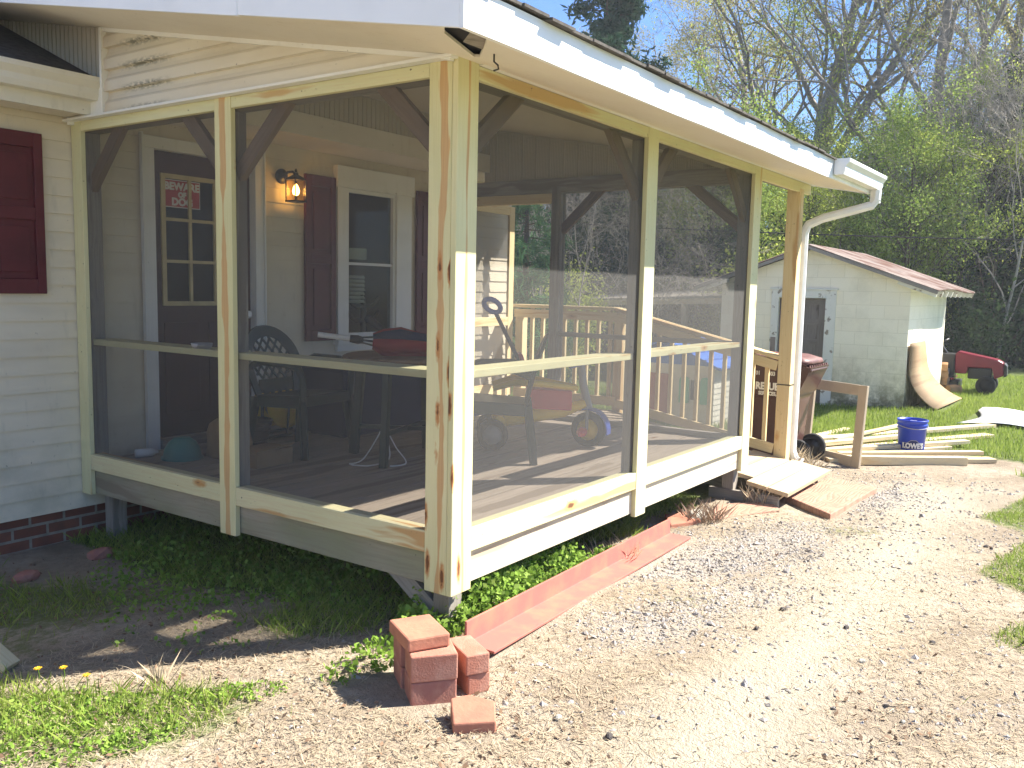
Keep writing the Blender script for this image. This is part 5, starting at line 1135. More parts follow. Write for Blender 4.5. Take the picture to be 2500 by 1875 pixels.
for k in range(6):
    z0 = SG + 0.08 + k * (DT - SG - 0.18) / 5; dm.span((SX + 0.04, D0 + 0.111, z0), (SX + 0.08, D1 - 0.111, z0 + 0.09))
dm.span((SX + 0.058, D0 + .111, SG + .1), (SX + .07, D1 - .111, DT - .02)); sdoor = dm.build('door', M['olddoor'], shed)
hm = MB()
for z in (1.22, 0.74): hm.span((SX + 0.028, D1 - 0.16, z), (SX + 0.04, D1 - 0.02, z + 0.03))
hm.span((SX - 0.03, D1 + 0.02, 0.64), (SX + 0.0, D1 + 0.10, 0.88)); hm.build('hinge', M['rust'], sdoor)
cm = MB(); cm.span((SX - 0.02, D0 - 0.16, SG + .05), (SX + 0.03, D0 - .001, DT + 0.13)); cm.span((SX - 0.02, D1 + .001, SG + .05), (SX + 0.03, D1 + 0.12, DT + .13)); cm.span((SX - 0.022, D0, DT + .001), (SX + 0.03, D1, DT + 0.13)); cm.span((SX - 0.04, D0 - 0.18, DT + 0.131), (SX + 0.02, D1 + 0.14, DT + 0.155)); cm.build('door_frame', M['oldwhite'], shed, 0.003)

# plywood sheet sagging against the shed
ply = MB(); prof = []
for k in range(19):
    t = k / 18
    # leaning near-vertical at the wall, curling outward to the ground
    a = min(1, max(0, (t - 0.30) / 0.70)); prof.append((0.03 + 0.42 * a ** 2.0, 0.98 - 1.02 * (1 - (1 - t) ** 1.15) * (1 - 0.05 * a)))
vs = []; nP = len(prof)
for xx, sk in ((11.14, 0.0), (12.25, 0.10)):
    for o_, z in prof: vs.append((xx + (0.0 if xx < 12 else 0.85 * (1 - z)), SYR - o_ - sk * 1.5 * (o_ - 0.03), z - 0.10))
ply.add(vs, [(i, i + 1, nP + i + 1, nP + i) for i in range(nP - 1)], [(v[0] * 0.4, v[1] * 1.0 + v[2], 0.1) for v in vs], True)
o = ply.build('plywood_sheet', M['plytan']); o.modifiers.new('s', 'SOLIDIFY').thickness = 0.015; tag(o, 'curved plywood sheet sagging against the sunny shed wall', 'plywood')

# ------------------------------------------------------------------ red riding mower and firewood
mw = thing('riding_mower', 'red riding lawn mower parked behind the shed corner', 'mower', (14.70, 0.60, -0.20))
D1_ = 1.1302
mo = Vector((14.70, 0.60, gz1(16, 0))); fd = Vector((0.06, -1.0, 0)).normalized(); lf_ = Vector((-fd.y, fd.x, 0))
def mp(a, b, z): return mo + fd * a + lf_ * b + Vector((0, 0, z))
def mbox(mb, a0, a1, b0, b1, z0, z1): mb.prism([mp(a0, b0, z0), mp(a1, b0, z0), mp(a1, b1, z0), mp(a0, b1, z0)], (0, 0, z1 - z0)); return mb
mb = MB(); sec = [(0.62, 0.40), (0.60, 0.80), (0.66, 0.86), (1.40, 0.72), (1.50, 0.66), (1.52, 0.40), (1.36, 0.32), (1.30, 0.54), (0.86, 0.54), (0.84, 0.40)]
mb.prism([mp(a, -0.24, z) for a, z in sec], lf_ * 0.48); mb.build('hood', M['mowerred'], mw, 0.02)
mb = MB(); sec = [(1.521, 0.36), (1.521, 0.66), (1.57, 0.60), (1.58, 0.40)]; mb.prism([mp(a, -0.22, z) for a, z in sec], lf_ * 0.44); mb.build('grille', M['black'], mw, 0.01)
mb = MB(); mbox(mb, 0.28, 0.61, -0.26, 0.26, 0.30, 0.80); mbox(mb, 0.86, 1.30, -0.2, 0.2, 0.30, 0.53); mb.build('dash', M['black'], mw, 0.02)
mb = MB(); mbox(mb, -0.20, 0.62, -0.42, 0.42, 0.27, 0.31); mbox(mb, -0.9, -0.22, -0.42, 0.42, 0.42, 0.50); mb.prism([mp(-0.2, -.42, .27), mp(-0.32, -.42, .46), mp(-0.30, -.42, .49), mp(-.18, -.42, .31)], lf_ * 0.84); mb.build('footrest', M['mowerred'], mw, 0.01)
mb = MB(); mbox(mb, -0.10, 0.72, -0.46, 0.46, 0.08, 0.24); mb.build('cutting_deck', M['black'], mw, 0.02)
mb = MB(); mbox(mb, -0.78, -0.36, -0.22, 0.22, 0.52, 0.60); mb.prism([mp(-0.80, -.22, .56), mp(-0.72, -.22, .56), mp(-0.80, -.22, .90), mp(-0.88, -.22, .90)], lf_ * 0.44); mb.build('seat', M['black'], mw, 0.03)
mb = MB(); mb.tube([mp(0.42, 0, 0.80), mp(0.30, 0, 0.98)], 0.028, 8); cst = mp(0.28, 0, 1.01); e1 = (fd * 0.85 + Vector((0, 0, 0.5))).normalized(); mb.tube([cst + (e1 * math.cos(t) + lf_ * math.sin(t)) * 0.19 for t in np.linspace(0, 6.283, 25)], 0.017, 7, False)
for t in (0.3, 2.4, 4.5): mb.tube([cst - Vector((0, 0, .03)), cst + (e1 * math.cos(t) + lf_ * math.sin(t)) * 0.19], 0.012, 6)
mb.build('steering_wheel', M['black'], mw)
for s in (-1, 1): wheel(mp(1.22, s * 0.36, 0.19), 0.19, 0.15, lf_, 'front_wheel', mw, 'rubber')
for s in (-1, 1): wheel(mp(-0.55, s * 0.38, 0.25), 0.25, 0.22, lf_, 'rear_wheel', mw, 'rubber')
mb = MB(); mb.prism([mp(0.36, -0.262, 0.38), mp(0.52, -0.262, 0.38), mp(0.52, -0.262, 0.50), mp(0.36, -0.262, 0.50)], lf_ * -0.003); mb.build('label_plate', M['greyplastic'], mw)
mw.scale = (0.86, 0.86, 0.86)
GF = 'split firewood behind the shed'
for k, (x, y, z, l, ang, lab) in enumerate([(14.34, 0.26, 0.06, .26, .3, 'split log at the bottom of the firewood behind the shed'), (14.35, 0.24, 0.19, .25, -.2, 'pale split log in the middle of the firewood'), (14.34, 0.27, 0.32, .26, .4, 'orange split log in the firewood beside the shed wall'), (14.35, 0.26, 0.44, .22, .1, 'topmost split log of the firewood'), (14.30, 0.02, 0.05, .26, .9, 'split log lying loose in the grass before the firewood')]):
    mb = MB(); d = Vector((math.sin(ang), -math.cos(ang), 0)); s_ = d.cross(Vector((0, 0, 1))); c = Vector((x, y, gz1(x, y) + z)); tri = [c - s_ * 0.08 - Vector((0, 0, .06)), c + s_ * 0.08 - Vector((0, 0, .06)), c + s_ * 0.06 + Vector((0, 0, 0.06)), c + Vector((0, 0, 0.10)), c - s_ * .07 + Vector((0, 0, .05))]; mb.prism([p - d * l / 2 for p in tri], d * l); tag(mb.build('split_log', M['firewood'], None, 0.006), lab, 'log', GF)

# ------------------------------------------------------------------ playhouse and open shelter seen through the screens
ph = thing('playhouse', 'cream toy playhouse with blue roof and mint shutters beyond the ramp', 'playhouse', (8.5, 2.6, -.15))
gz_ = gz1(8.5, 2.6); px0, px1, py0, py1 = 7.9, 8.9, 1.95, 3.35
def lapbox(x0, x1, y0, y1, z0, z1, e=0.09):
    mb = MB(); z = z0
    while z < z1 - .001:
        b = min(z + e, z1); mb.add([(x0 - .01, y0 - .01, z), (x1 + .01, y0 - .01, z), (x1 + .01, y1 + .01, z), (x0 - .01, y1 + .01, z), (x0, y0, b), (x1, y0, b), (x1, y1, b), (x0, y1, b)], HEX); z = b
    return mb
lapbox(px0, px1, py0, py1, gz_, gz_ + 0.98).build('wall', M['playwall'], ph)
mb = MB()
pm_ = (py0 + py1) / 2
for s, e in ((py0 - 0.12, pm_), (py1 + 0.12, pm_)): mb.prism([(px0 - 0.12, s, gz_ + 0.93), (px0 - .12, e, gz_ + 1.36), (px0 - .12, e, gz_ + 1.40), (px0 - .12, s, gz_ + .97)], (px1 - px0 + 0.24, 0, 0))
for k in range(4):
    t = k / 4
    for s in (py0 - .12, py1 + .12): yy = s + (pm_ - s) * t; mb.span((px0 - .13, yy - .02, gz_ + .96 + .43 * t), (px1 + .13, yy + .02, gz_ + .985 + .43 * t))
mb.prism([(px0 + .01, py0, gz_ + .97), (px0 + .01, py1, gz_ + .97), (px0 + .01, pm_, gz_ + 1.36)], (0.02, 0, 0))
mb.build('roof', M['playblue'], ph)
mb = MB(); mb.span((px0 - 0.035, 2.55, gz_ + .02), (px0 - 0.011, 3.0, gz_ + 0.82)); mb.build('door', M['playred'], ph, 0.01)
for yc in (2.06, 2.36):
    mb = MB(); pts = [(px0 - .012, yc - .07, gz_ + .36), (px0 - .012, yc + .07, gz_ + .36)] + [(px0 - .012, yc + .07 * math.cos(t), gz_ + .72 + .08 * math.sin(t)) for t in np.linspace(0, math.pi, 9)]; mb.prism(pts, (-0.02, 0, 0)); mb.build('shutter', M['playgreen'], ph)
mb = MB(); mb.span((px0 - 0.013, 2.15, gz_ + .42), (px0 - .008, 2.27, gz_ + .74)); mb.build('window', M['dark'], ph)
ph.scale = (1, 1, 0.82)
sh = thing('open_shelter', 'long low open shelter with a pale roof edge behind the yard', 'shelter', (15, 6, -.2))
mb = MB(); mb.prism([(13.6, 3.4, 1.42), (13.6, 7.6, 1.32), (13.6, 7.6, 1.36), (13.6, 3.4, 1.56)], (3.0, 0.2, .18)); mb.build('roof', M['grey'], sh)
mb = MB(); mb.prism([(13.59, 3.4, 1.39), (13.59, 7.6, 1.22), (13.59, 7.6, 1.33), (13.59, 3.4, 1.50)], (-0.03, 0, 0)); mb.build('fascia', M['lumber'], sh)
for y in (3.7, 5.0, 6.3, 7.4): mb = MB(); mb.box((13.75, y, 0.55), (0.11, 0.11, 1.6)); mb.build('post', M['grey'], sh)
mb = MB(); mb.span((16.4, 3.4, -.3), (16.5, 7.8, 1.5)); mb.build('back_wall', M['brownwood'], sh)
# a service cable across the yard
cb = MB(); cb.tube([Vector((12.2, 6.5, 2.86)).lerp(Vector((12.4, -9, 2.32)), t) - Vector((0, 0, 0.55 * (t - t * t))) for t in np.linspace(0, 1, 25)], 0.010, 5); tag(cb.build('service_cable', M['black']), 'dark overhead cable sagging across the trees behind the shed', 'cable')

# ------------------------------------------------------------------ trees
def skeleton(seed, H, r0, spread=0.6, levels=4, lean=(0, 0), first=0.28, nb=(7, 5, 5, 4), ratio=(0.62, 0.6, 0.6, 0.6), wob=0.10, upw=0.25, fork=False, droop=0.0):
    """returns tubes [(pts, radii, level)] and twig points for leaves"""
    rr = random.Random(seed); tubes = []; tips = []
    def rv(): return Vector((rr.uniform(-1, 1), rr.uniform(-1, 1), rr.uniform(-1, 1)))
    def grow(p, d, L, r, lev, n):
        pts = [p]; rad = [r]; q = p.copy(); dd = d.normalized()
        for i in range(n):
            dd = (dd + rv() * wob * (1 + lev * 0.5) + Vector((0, 0, upw * 0.25 * (lev > 0))) - Vector((0, 0, droop * lev * 0.12))).normalized(); q = q + dd * (L / n); pts.append(q.copy()); rad.append(max(r * (1 - 0.80 * (i + 1) / n), 0.004))
        tubes.append((pts, rad, lev))
        if lev >= levels - 2:
            for i in range(1, n + 1): tips.append((pts[i], lev))
        if lev < levels - 1:
            k = nb[lev]; st = first if lev == 0 else 0.25
            for j in range(k):
                t = st + (1 - st) * (j + rr.uniform(0.1, 0.9)) / k; x = t * n; i = min(int(x), n - 1); pp = pts[i].lerp(pts[i + 1], x - i); ax_ = (pts[i + 1] - pts[i]).normalized()
                az = rr.uniform(0, 6.283) if lev else j * 2.4 + rr.uniform(-.5, .5)
                e1 = ax_.orthogonal().normalized(); e2 = ax_.cross(e1); side = e1 * math.cos(az) + e2 * math.sin(az); ang = spread * rr.uniform(0.75, 1.25)
                nd = ax_ * math.cos(ang) + side * math.sin(ang)
                rl = ratio[lev] * (1.15 - 0.6 * t) if lev == 0 else ratio[lev] * (1.1 - 0.45 * t)
                grow(pp, nd, L * rl * rr.uniform(0.75, 1.15), max(rad[i] * (0.55 if lev == 0 else 0.6), 0.006), lev + 1, max(3, n - 2))
    d0 = Vector((lean[0], lean[1], 1)).normalized()
    grow(Vector((0, 0, -0.2)), d0, H, r0, 0, 9)
    if fork:
        base = tubes[0][0][3]; grow(base, Vector((-lean[0] - .35, -lean[1] + .15, 1)), H * 0.68, r0 * 0.6, 0, 8)
    return tubes, tips
def wood_mesh(tubes, name, mat, parent, sides=(7, 5, 4, 3, 3)):
    mb = MB()
    for pts, rad, lev in tubes: mb.tube(pts, rad, sides[min(lev, 4)], cap=False)
    o = mb.build(name, mat); o.parent = parent; return o
def leaf_cards(centers, n_per, spread, size, aspect, rg, flat=0.0, updir=None):
    """random small quads round each centre; returns verts (N*4,3), lv"""
    C_ = np.repeat(np.asarray(centers, float), n_per, 0); N = len(C_)
    P_ = C_ + rg.normal(0, 1, (N, 3)) * spread
    nrm = rg.normal(0, 1, (N, 3)); nrm[:, 2] = nrm[:, 2] * (1 - flat) + flat * 2.0; nrm /= np.linalg.norm(nrm, axis=1)[:, None]
    a = rg.normal(0, 1, (N, 3)) if updir is None else updir(P_, rg); a -= nrm * (a * nrm).sum(1)[:, None]; a /= np.linalg.norm(a, axis=1)[:, None] + 1e-9; b = np.cross(nrm, a)
    s = size * rg.uniform(0.6, 1.35, N)[:, None]; a *= s; b *= s * aspect
    V = np.stack([P_ - a, P_ + b * 0.9 - a * 0.1, P_ + a, P_ - b * 0.9 + a * 0.1], 1).reshape(-1, 3)
    lv = np.repeat(np.clip(rg.normal(0.5, 0.22, N), 0, 1), 4)
    return V, lv
LABEL_AT = {}
def make_tree(kind, seed, label, cat='tree', group=None, **kw):
    rg = np.random.default_rng(seed); root = thing(kind, label, cat, (0, 0, 0), group); return root, rg
proto = {}
def tree(key, name, seed, H, r0, bark, leaf, n_leaf, l_spread, l_size, aspect=0.6, kw_gap=-9, **kw):
    root = thing(name, 'x', 'tree'); rg = np.random.default_rng(seed)
    tubes, tips = skeleton(seed, H, r0, **kw); wood_mesh(tubes, 'trunk', M[bark], root)
    if leaf:
        ph = rg.uniform(0, 6.283, 6); gap = kw_gap; pts = [t for t, l in tips if math.sin(t.x * 1.9 + ph[0]) + math.sin(t.y * 1.9 + ph[1]) + math.sin(t.z * 2.3 + ph[2]) + 0.8 * math.sin((t.x + t.z) * 4.1 + ph[3]) > gap]
        V, lv = leaf_cards(pts, n_leaf, l_spread, l_size, aspect, rg); o = big_mesh('crown', V, 4, M[leaf], lv); o.parent = root
    proto[key] = root; root.location = (0, -400, -50); return root
tree('oak1', 'oak_tree', 11, 17, 0.40, 'bark', 'leaf_olive', 11, 0.30, 0.05, kw_gap=0.0, spread=0.75, levels=5, first=0.22, nb=(9, 6, 5, 3, 3), ratio=(0.62, 0.58, 0.5, 0.5), wob=0.13, fork=True)
tree('oak2', 'oak_tree', 23, 16, 0.36, 'bark', 'leaf_spring', 9, 0.34, 0.055, kw_gap=0.1, spread=0.70, levels=5, first=0.20, nb=(8, 6, 5, 3, 3), ratio=(0.62, 0.58, 0.5, 0.5), wob=0.15, lean=(0.12, 0.05))
tree('leafy1', 'young_tree', 31, 8.5, 0.10, 'bark2', 'leaf_spring', 15, 0.27, 0.045, kw_gap=-0.1, spread=0.85, levels=4, first=0.15, nb=(16, 7, 4, 3), ratio=(0.46, 0.55, 0.5, 0.5), wob=0.12)
tree('leafy2', 'young_tree', 37, 9.5, 0.12, 'bark2', 'leaf_mid', 14, 0.28, 0.05, kw_gap=-0.1, spread=0.8, levels=4, first=0.12, nb=(17, 7, 4, 3), ratio=(0.42, 0.55, 0.5, 0.5), wob=0.12)
tree('bare1', 'bare_tree', 41, 8.5, 0.045, 'twig', None, 0, 0, 0, spread=0.55, levels=5, first=0.10, nb=(11, 7, 5, 3, 3), ratio=(0.60, 0.55, 0.5, 0.5), wob=0.17, droop=0.25, upw=0.3)
tree('bare2', 'bare_tree', 43, 6.5, 0.035, 'twig', None, 0, 0, 0, spread=0.7, levels=5, first=0.08, nb=(12, 8, 6, 4, 3), ratio=(0.66, 0.55, 0.5, 0.5), wob=0.20, droop=0.45, upw=0.2)
def conifer(key, name, seed, H, R, leaf, dens, size, bark='bark2', droop=0.15, needle=False):
    root = thing(name, 'x', 'tree'); rr = random.Random(seed); rg = np.random.default_rng(seed); mb = MB(); mb.tube([(0, 0, -.2), (0, 0, H * .5), (0, 0, H)], [H * .016, H * .010, 0.01], 8, cap=False); V = []; L = []
    nB = int(H * 11)
    for k in range(nB):
        t = 0.06 + 0.93 * (k + rr.random()) / nB; z = H * t; r_ = R * (1 - t) ** 0.75 * rr.uniform(0.55, 1.15) * (0.8 if t < 0.15 else 1) + 0.1; az = rr.uniform(0, 6.283); d = Vector((math.cos(az), math.sin(az), rr.uniform(-0.15, 0.35) - droop)); tip = Vector((0, 0, z)) + d * r_
        mb.tube([(0, 0, z), Vector((0, 0, z)) + d * r_ * .6, tip], [0.02 + .01 * r_, 0.012, 0.004], 4, cap=False)
        m = max(3, int(r_ * dens)); ts = rg.uniform(0.25, 1.02, m) ** 0.8; c = np.array([0, 0, z]) + np.outer(ts, np.array(d) * r_); c += rg.normal(0, 0.09 + 0.10 * r_ * 0.5, (m, 3)) * np.array([1, 1, 0.7])
        V.append(c)
    o = mb.build('trunk', M[bark]); o.parent = root; cs = np.concatenate(V)
    Vv, lv = leaf_cards(cs, 9 if not needle else 10, 0.10 if not needle else 0.07, size, 0.30 if not needle else 0.09, rg)
    o = big_mesh('crown', Vv, 4, M[leaf], lv); o.parent = root; proto[key] = root; root.location = (0, -400, -50); return root
conifer('cedar', 'cedar_tree', 51, 13.5, 2.9, 'leaf_cedar', 26, 0.12)
conifer('pine', 'pine_tree', 53, 8.0, 2.2, 'leaf_pine', 10, 0.22, needle=True, droop=0.0)
conifer('darkpine', 'evergreen_tree', 57, 12, 3.0, 'leaf_dark', 10, 0.17)
def shrub(key, seed, R, H, leaf, n, size):
    root = thing('shrub', 'x', 'shrub'); rr = random.Random(seed); rg = np.random.default_rng(seed); mb = MB(); tips = []
    for k in range(26):
        az = rr.uniform(0, 6.283); f = rr.random() ** .5; top = Vector((math.cos(az) * R * f, math.sin(az) * R * f, H * rr.uniform(.45, 1.0) * (1 - .35 * f * f))); pts = [Vector((math.cos(az) * .1, math.sin(az) * .1, -.1)), top * .5 + Vector((0, 0, H * .08)), top]; mb.tube(pts, [0.02, 0.012, 0.004], 4, cap=False)
        for t in np.linspace(0.2, 1, 9): tips.append(pts[0].lerp(pts[2], t) + Vector((rr.gauss(0, .22), rr.gauss(0, .22), rr.gauss(0, .2))) * R * .6)
    tips = [t for t in tips if math.sin(t.x * 3.1 + seed) + math.sin(t.y * 3.3 + 2 * seed) + math.sin(t.z * 3.7 + seed) > -0.35]; o = mb.build('stem', M['bark2']); o.parent = root; V, lv = leaf_cards(tips, n, 0.17 * R, size, 0.65, rg); V[:, 2] = np.maximum(V[:, 2], 0.0); o = big_mesh('crown', V, 4, M[leaf], lv); o.parent = root; proto[key] = root; root.location = (0, -400, -50)
shrub('bush1', 61, 1.5, 2.6, 'leaf_dark', 60, 0.046); shrub('bush2', 63, 1.3, 2.4, 'leaf_spring', 75, 0.033)  # bush1 leaves are coloured dark to carry the shade at the wood edge

KPX = 1.1302
def ray_xy(uD, dist):
    d = _f + _r * ((uD * KPX - 1250) / 2151.72); h = Vector((d.x, d.y, 0)).normalized(); return CAM.x + h.x * dist, CAM.y + h.y * dist
used = set()
def plant(key, uD, dist, sc=1.0, rot=0.0, label=None, group=None, xy=None):
    x, y = xy if xy else ray_xy(uD, dist); root = proto[key]
    if key in used: root = copy_tree(root)
    used.add(key); root.location = (x, y, gz1(x, y) if dist < 22 else float(gz(x, y, False)) - 0.05); root.rotation_euler = (0, 0, rot); root.scale = (sc, sc, sc * (0.94 + 0.12 * ((rot * 7.3) % 1.0)))
    tag(root, label, 'shrub' if key.startswith('bush') else 'tree', group); return root
GW = 'trees of the wood behind the yard'
plant('cedar', 1288, 26, 1.0, 0.3, 'tall dark blue green cedar rising over the porch roof')
plant('oak1', 1722, 36, 1.0, 2.1, 'large spreading oak with olive new leaves directly above the gutter end')
plant('oak2', 1800, 40, 1.05, 0.4, 'large oak with bright spring leaves right of the olive oak')
plant('oak1', 1610, 44, 0.95, 4.4, 'olive leaved oak leaning left over the porch roof')
plant('oak2', 1965, 30, 0.85, 5.6, 'dark trunked oak leaning behind the shed roof')
plant('oak1', 2095, 38, 1.0, 1.0, 'tall oak near the right edge behind the bare saplings')
plant('oak2', 2235, 46, 1.2, 2.6, 'bright leaved oak filling the top right corner')
LEAFY = [('leafy1', 1418, 30, 0.72, 0.2, 'bright young tree standing right of the cedar'), ('leafy2', 1560, 40, 0.54, 1.3, 'green young tree just above the middle of the porch roof'), ('leafy1', 1660, 27, 0.72, 2.2, 'bright young tree seen between the end post and the far post'), ('leafy2', 1740, 30, 0.65, 3.0, 'green young tree behind the downspout'), ('leafy1', 1770, 33, 0.8, 1.1, 'thin bright young tree over the left slope of the shed'), ('leafy1', 1870, 34, 0.85, 2.7, 'thin bright young tree far behind the shed roof'), ('leafy2', 1945, 24, 0.62, 3.5, 'small green young tree behind the shed eave'), ('leafy1', 2020, 26, 0.75, 0.4, 'thin bright young tree behind the shed back corner'), ('leafy1', 1790, 25, 0.58, 4.1, 'bright young tree just behind the shed ridge'), ('leafy2', 1850, 29, 0.68, 5.0, 'green young tree right of the downspout bend'), ('leafy1', 1900, 26, 0.58, 5.7, 'bright young tree above the right slope of the shed roof'), ('leafy2', 1990, 27, 0.61, 0.9, 'green young tree above the shed eave'), ('leafy1', 2060, 36, 1.0, 1.9, 'tall bright young tree between oak trunks on the right'), ('leafy2', 2150, 33, 0.9, 2.8, 'green young tree behind the red mower'), ('leafy1', 2235, 36, 1.0, 3.9, 'bright young tree at the right edge of the view'), ('leafy1', 1700, 38, 0.68, 0.5, 'tall bright young tree under the olive oak'), ('leafy2', 1930, 42, 0.86, 2.5, 'tall green young tree far behind the shed'), ('leafy1', 1830, 46, 0.72, 4.8, 'far bright young tree between the two large oaks')]
for k, u, d, s, r, lab in LEAFY: plant(k, u, d, s, r, lab, GW)
plant('leafy2', 1545, 22, 0.62, 1.9, 'low green young tree seen through the right porch screen', GW); plant('leafy1', 1470, 24, 0.6, 0.7, 'low bright young tree seen beside the middle porch post', GW)
BARE = [('bare1', 2085, 26, 0.95, 2.9, 'grey twigged bare sapling above the shed back corner'), ('bare1', 2150, 24.5, 0.9, 5.5, 'pale bare sapling rising behind the mower hood'), ('bare1', 2005, 28, 0.85, 0.8, 'bare sapling beside the leaning oak trunk'), ('bare2', 2120, 27, 1.2, 3.5, 'bare twiggy thicket over the dark shrubs'), ('bare1', 2120, 31, 1.0, 0.3, 'arching bare sapling nearest behind the mower'), ('bare1', 2232, 33, 0.9, 2.1, 'bare pale twigged sapling at the right edge'), ('bare2', 2050, 27, 1.0, 1.2, 'fine twigged bare sapling behind the shed eave'), ('bare1', 2180, 29, 0.85, 4.0, 'tall bare sapling behind the right edge sapling'), ('bare2', 2200, 31, 1.3, 5.1, 'bare thicket tree among the dark shrubs'),
        ('bare1', 1150, 17, 0.6, 1.0, 'bare tree seen through the open end doorway'), ('bare1', 1270, 19, 0.58, 2.7, 'bare pale tree behind the left end screen'), ('bare2', 1230, 15.5, 0.65, 3.9, 'low bare tree just beyond the ramp railing'), ('bare1', 1340, 21, 0.6, 5.2, 'bare tree behind the middle of the end screen'), ('bare2', 1400, 18, 0.65, 0.6, 'bare thicket behind the open shelter'), ('bare1', 1460, 25, 0.6, 1.9, 'bare tree seen right of the middle porch post'), ('bare2', 1530, 25, 0.7, 4.4, 'bare twigs behind the right porch screen')]
for k, u, d, s, r, lab in BARE: plant(k, u, d, s, r, lab, 'bare trees and saplings')
for k, u, d, s, r, lab in [('pine', 1130, 13.5, 0.55, 0.5, 'small bluish pine seen through the open end doorway'), ('darkpine', 1560, 24, 0.48, 0.2, 'dark evergreen behind the right porch screen'), ('darkpine', 1440, 27, 0.48, 1.4, 'dark evergreen behind the open shelter'), ('darkpine', 1330, 28, 0.48, 3.2, 'dark evergreen behind the left end screen'), ('darkpine', 1200, 26, 0.48, 4.7, 'dark evergreen behind the screen door post'), ('darkpine', 1080, 27, 0.8, 5.9, 'dark evergreen behind the house corner'), ('darkpine', 2160, 31, 0.8, 2.2, 'dark evergreen among the trees behind the mower'), ('darkpine', 2260, 29, 0.9, 3.0, 'dark evergreen beyond the right edge')]:
    plant(k, u, d, s, r, lab, 'evergreens' if k == 'darkpine' else None)
for i, (k, u, d, s, r, lab) in enumerate([('bush1', 2075, 24, 0.8, 0.2, 'dark shrub directly behind the shed back corner'), ('bush1', 2140, 25.5, 1.45, 1.4, 'tall dark shrub behind the mower hood'), ('bush1', 2200, 27, 1.05, 2.9, 'dark shrub at the right edge behind the lawn'), ('bush1', 2250, 28, 1.6, 4.1, 'dark shrub just outside the right edge'), ('bush2', 1660, 19, 1.1, 0.7, 'green shrub left of the shed'), ('bush2', 1610, 21, 1.2, 2.0, 'green shrub behind the end porch post'), ('bush1', 1500, 22, 1.3, 5.0, 'dark shrub behind the shelter roof'), ('bush1', 1380, 24, 1.3, 0.9, 'dark shrub behind the long shelter'), ('bush1', 1290, 22, 1.2, 2.2, 'dark shrub left of the shelter'), ('bush2', 1180, 18, 1.0, 3.6, 'green shrub behind the ramp corner'), ('bush2', 1960, 25, 1.2, 4.6, 'green shrub above the shed eave'), ('bush2', 1700, 24, 1.5, 1.7, 'tall green shrub directly behind the far post')]): plant(k, u, d, s, r, lab, 'shrubs at the edge of the wood')
# the far wood as one mass of leaves and stems
rg = np.random.default_rng(91); N = 3400; us = rg.uniform(900, 2650, N); ds = rg.uniform(52, 75, N)
pts = np.array([ray_xy(u, d) for u, d in zip(us, ds)]); zt = 0.8 + 8.0 * rg.random(N) ** 0.9 * (0.75 + 0.25 * np.sin(us * 0.013) * np.sin(us * 0.031))
V, lv = leaf_cards(np.c_[pts, zt * 0.9], 14, 0.9, 0.26, 0.7, rg)
tag(big_mesh('far_wood', V, 4, M['leaf_spring'], lv), 'far wood of green trees closing the view behind the yard', 'wood', None, 'stuff')

# ------------------------------------------------------------------ ground cover
def blades(N, xy, h, w, rg, lean=0.5, name='grass', mat='leaf_grass', lvm=0.5):
    x, y = xy[:, 0], xy[:, 1]; z = gz(x, y); az = rg.uniform(0, 6.283, N); hh = h * rg.uniform(0.5, 1.3, N); ln = lean * rg.random(N) * hh; la = rg.uniform(0, 6.283, N); ww = w * rg.uniform(.6, 1.3, N)
    b = np.stack([x, y, z - 0.005], 1); s = np.stack([np.cos(az) * ww, np.sin(az) * ww, np.zeros(N)], 1); t = b + np.stack([np.cos(la) * ln, np.sin(la) * ln, hh], 1)
    mid = (b + t) / 2 + np.stack([np.zeros(N), np.zeros(N), hh * 0.08], 1)
    return np.stack([b - s, b + s, mid + s * .7, t], 1).reshape(-1, 3), np.repeat(np.clip(rg.normal(lvm, .25, N), 0, 1), 4)
def scatter(N, x0, x1, y0, y1, dens, rg):
    x = rg.uniform(x0, x1, N); y = rg.uniform(y0, y1, N); k = rg.random(N) < dens(x, y); return np.stack([x[k], y[k]], 1)
rg = np.random.default_rng(101)
# keep clear of things standing on the ground
def clear(x, y):
    c = np.ones_like(x)
    c *= ~((seg_d(x, y, (-0.03, -0.19), (2.4, -0.07)) < 0.11))
    c *= ~((x > 3.6) & (x < 5.0) & (y > -0.8) & (y < 3.1)); c *= ~((x > SX - .02) & (x < SXE) & (y > SYR - .02)); c *= ~((np.abs(x + 0.52) < 0.16) & (np.abs(y + 0.2) < 0.2)); c *= ~(y > HY + .01) | (x > HX1)
    c *= ~((x > 9.75) & (x < 11.95) & (y > -2.35) & (y < -0.72)); c *= ~((x > 11.1) & (x < 13.0) & (y > -0.35) & (y < 0.3))
    return c
xy = scatter(260000, 5.5, 19, -7, 8, lambda x, y: smooth((m_green(x, y) - 0.35 + 0.15 * patch(x * 1.7, y * 1.7)) / .4) * clear(x, y) * np.clip(1.3 - (x - 5) / 22, .3, 1) * ((y < 4) | (x > 5.2)), rg)
V, lv = blades(len(xy), xy, 0.075, 0.0050, rg)
tag(big_mesh('lawn_grass', V, 4, M['leaf_grass'], lv), 'short bright grass of the sunny lawn', 'grass', None, 'stuff')
xy = scatter(90000, 0.5, 6.2, -4.5, -1.2, lambda x, y: smooth((m_green(x, y) + 0.25 * patch(x * 2.3, y * 2.3) - 0.42) / .35) * 0.85, rg)
V, lv = blades(len(xy), xy, 0.045, 0.0028, rg, 0.9)
tag(big_mesh('path_grass', V, 4, M['leaf_grass'], lv), 'thin grass patches along the right side of the dirt path', 'grass', None, 'stuff')
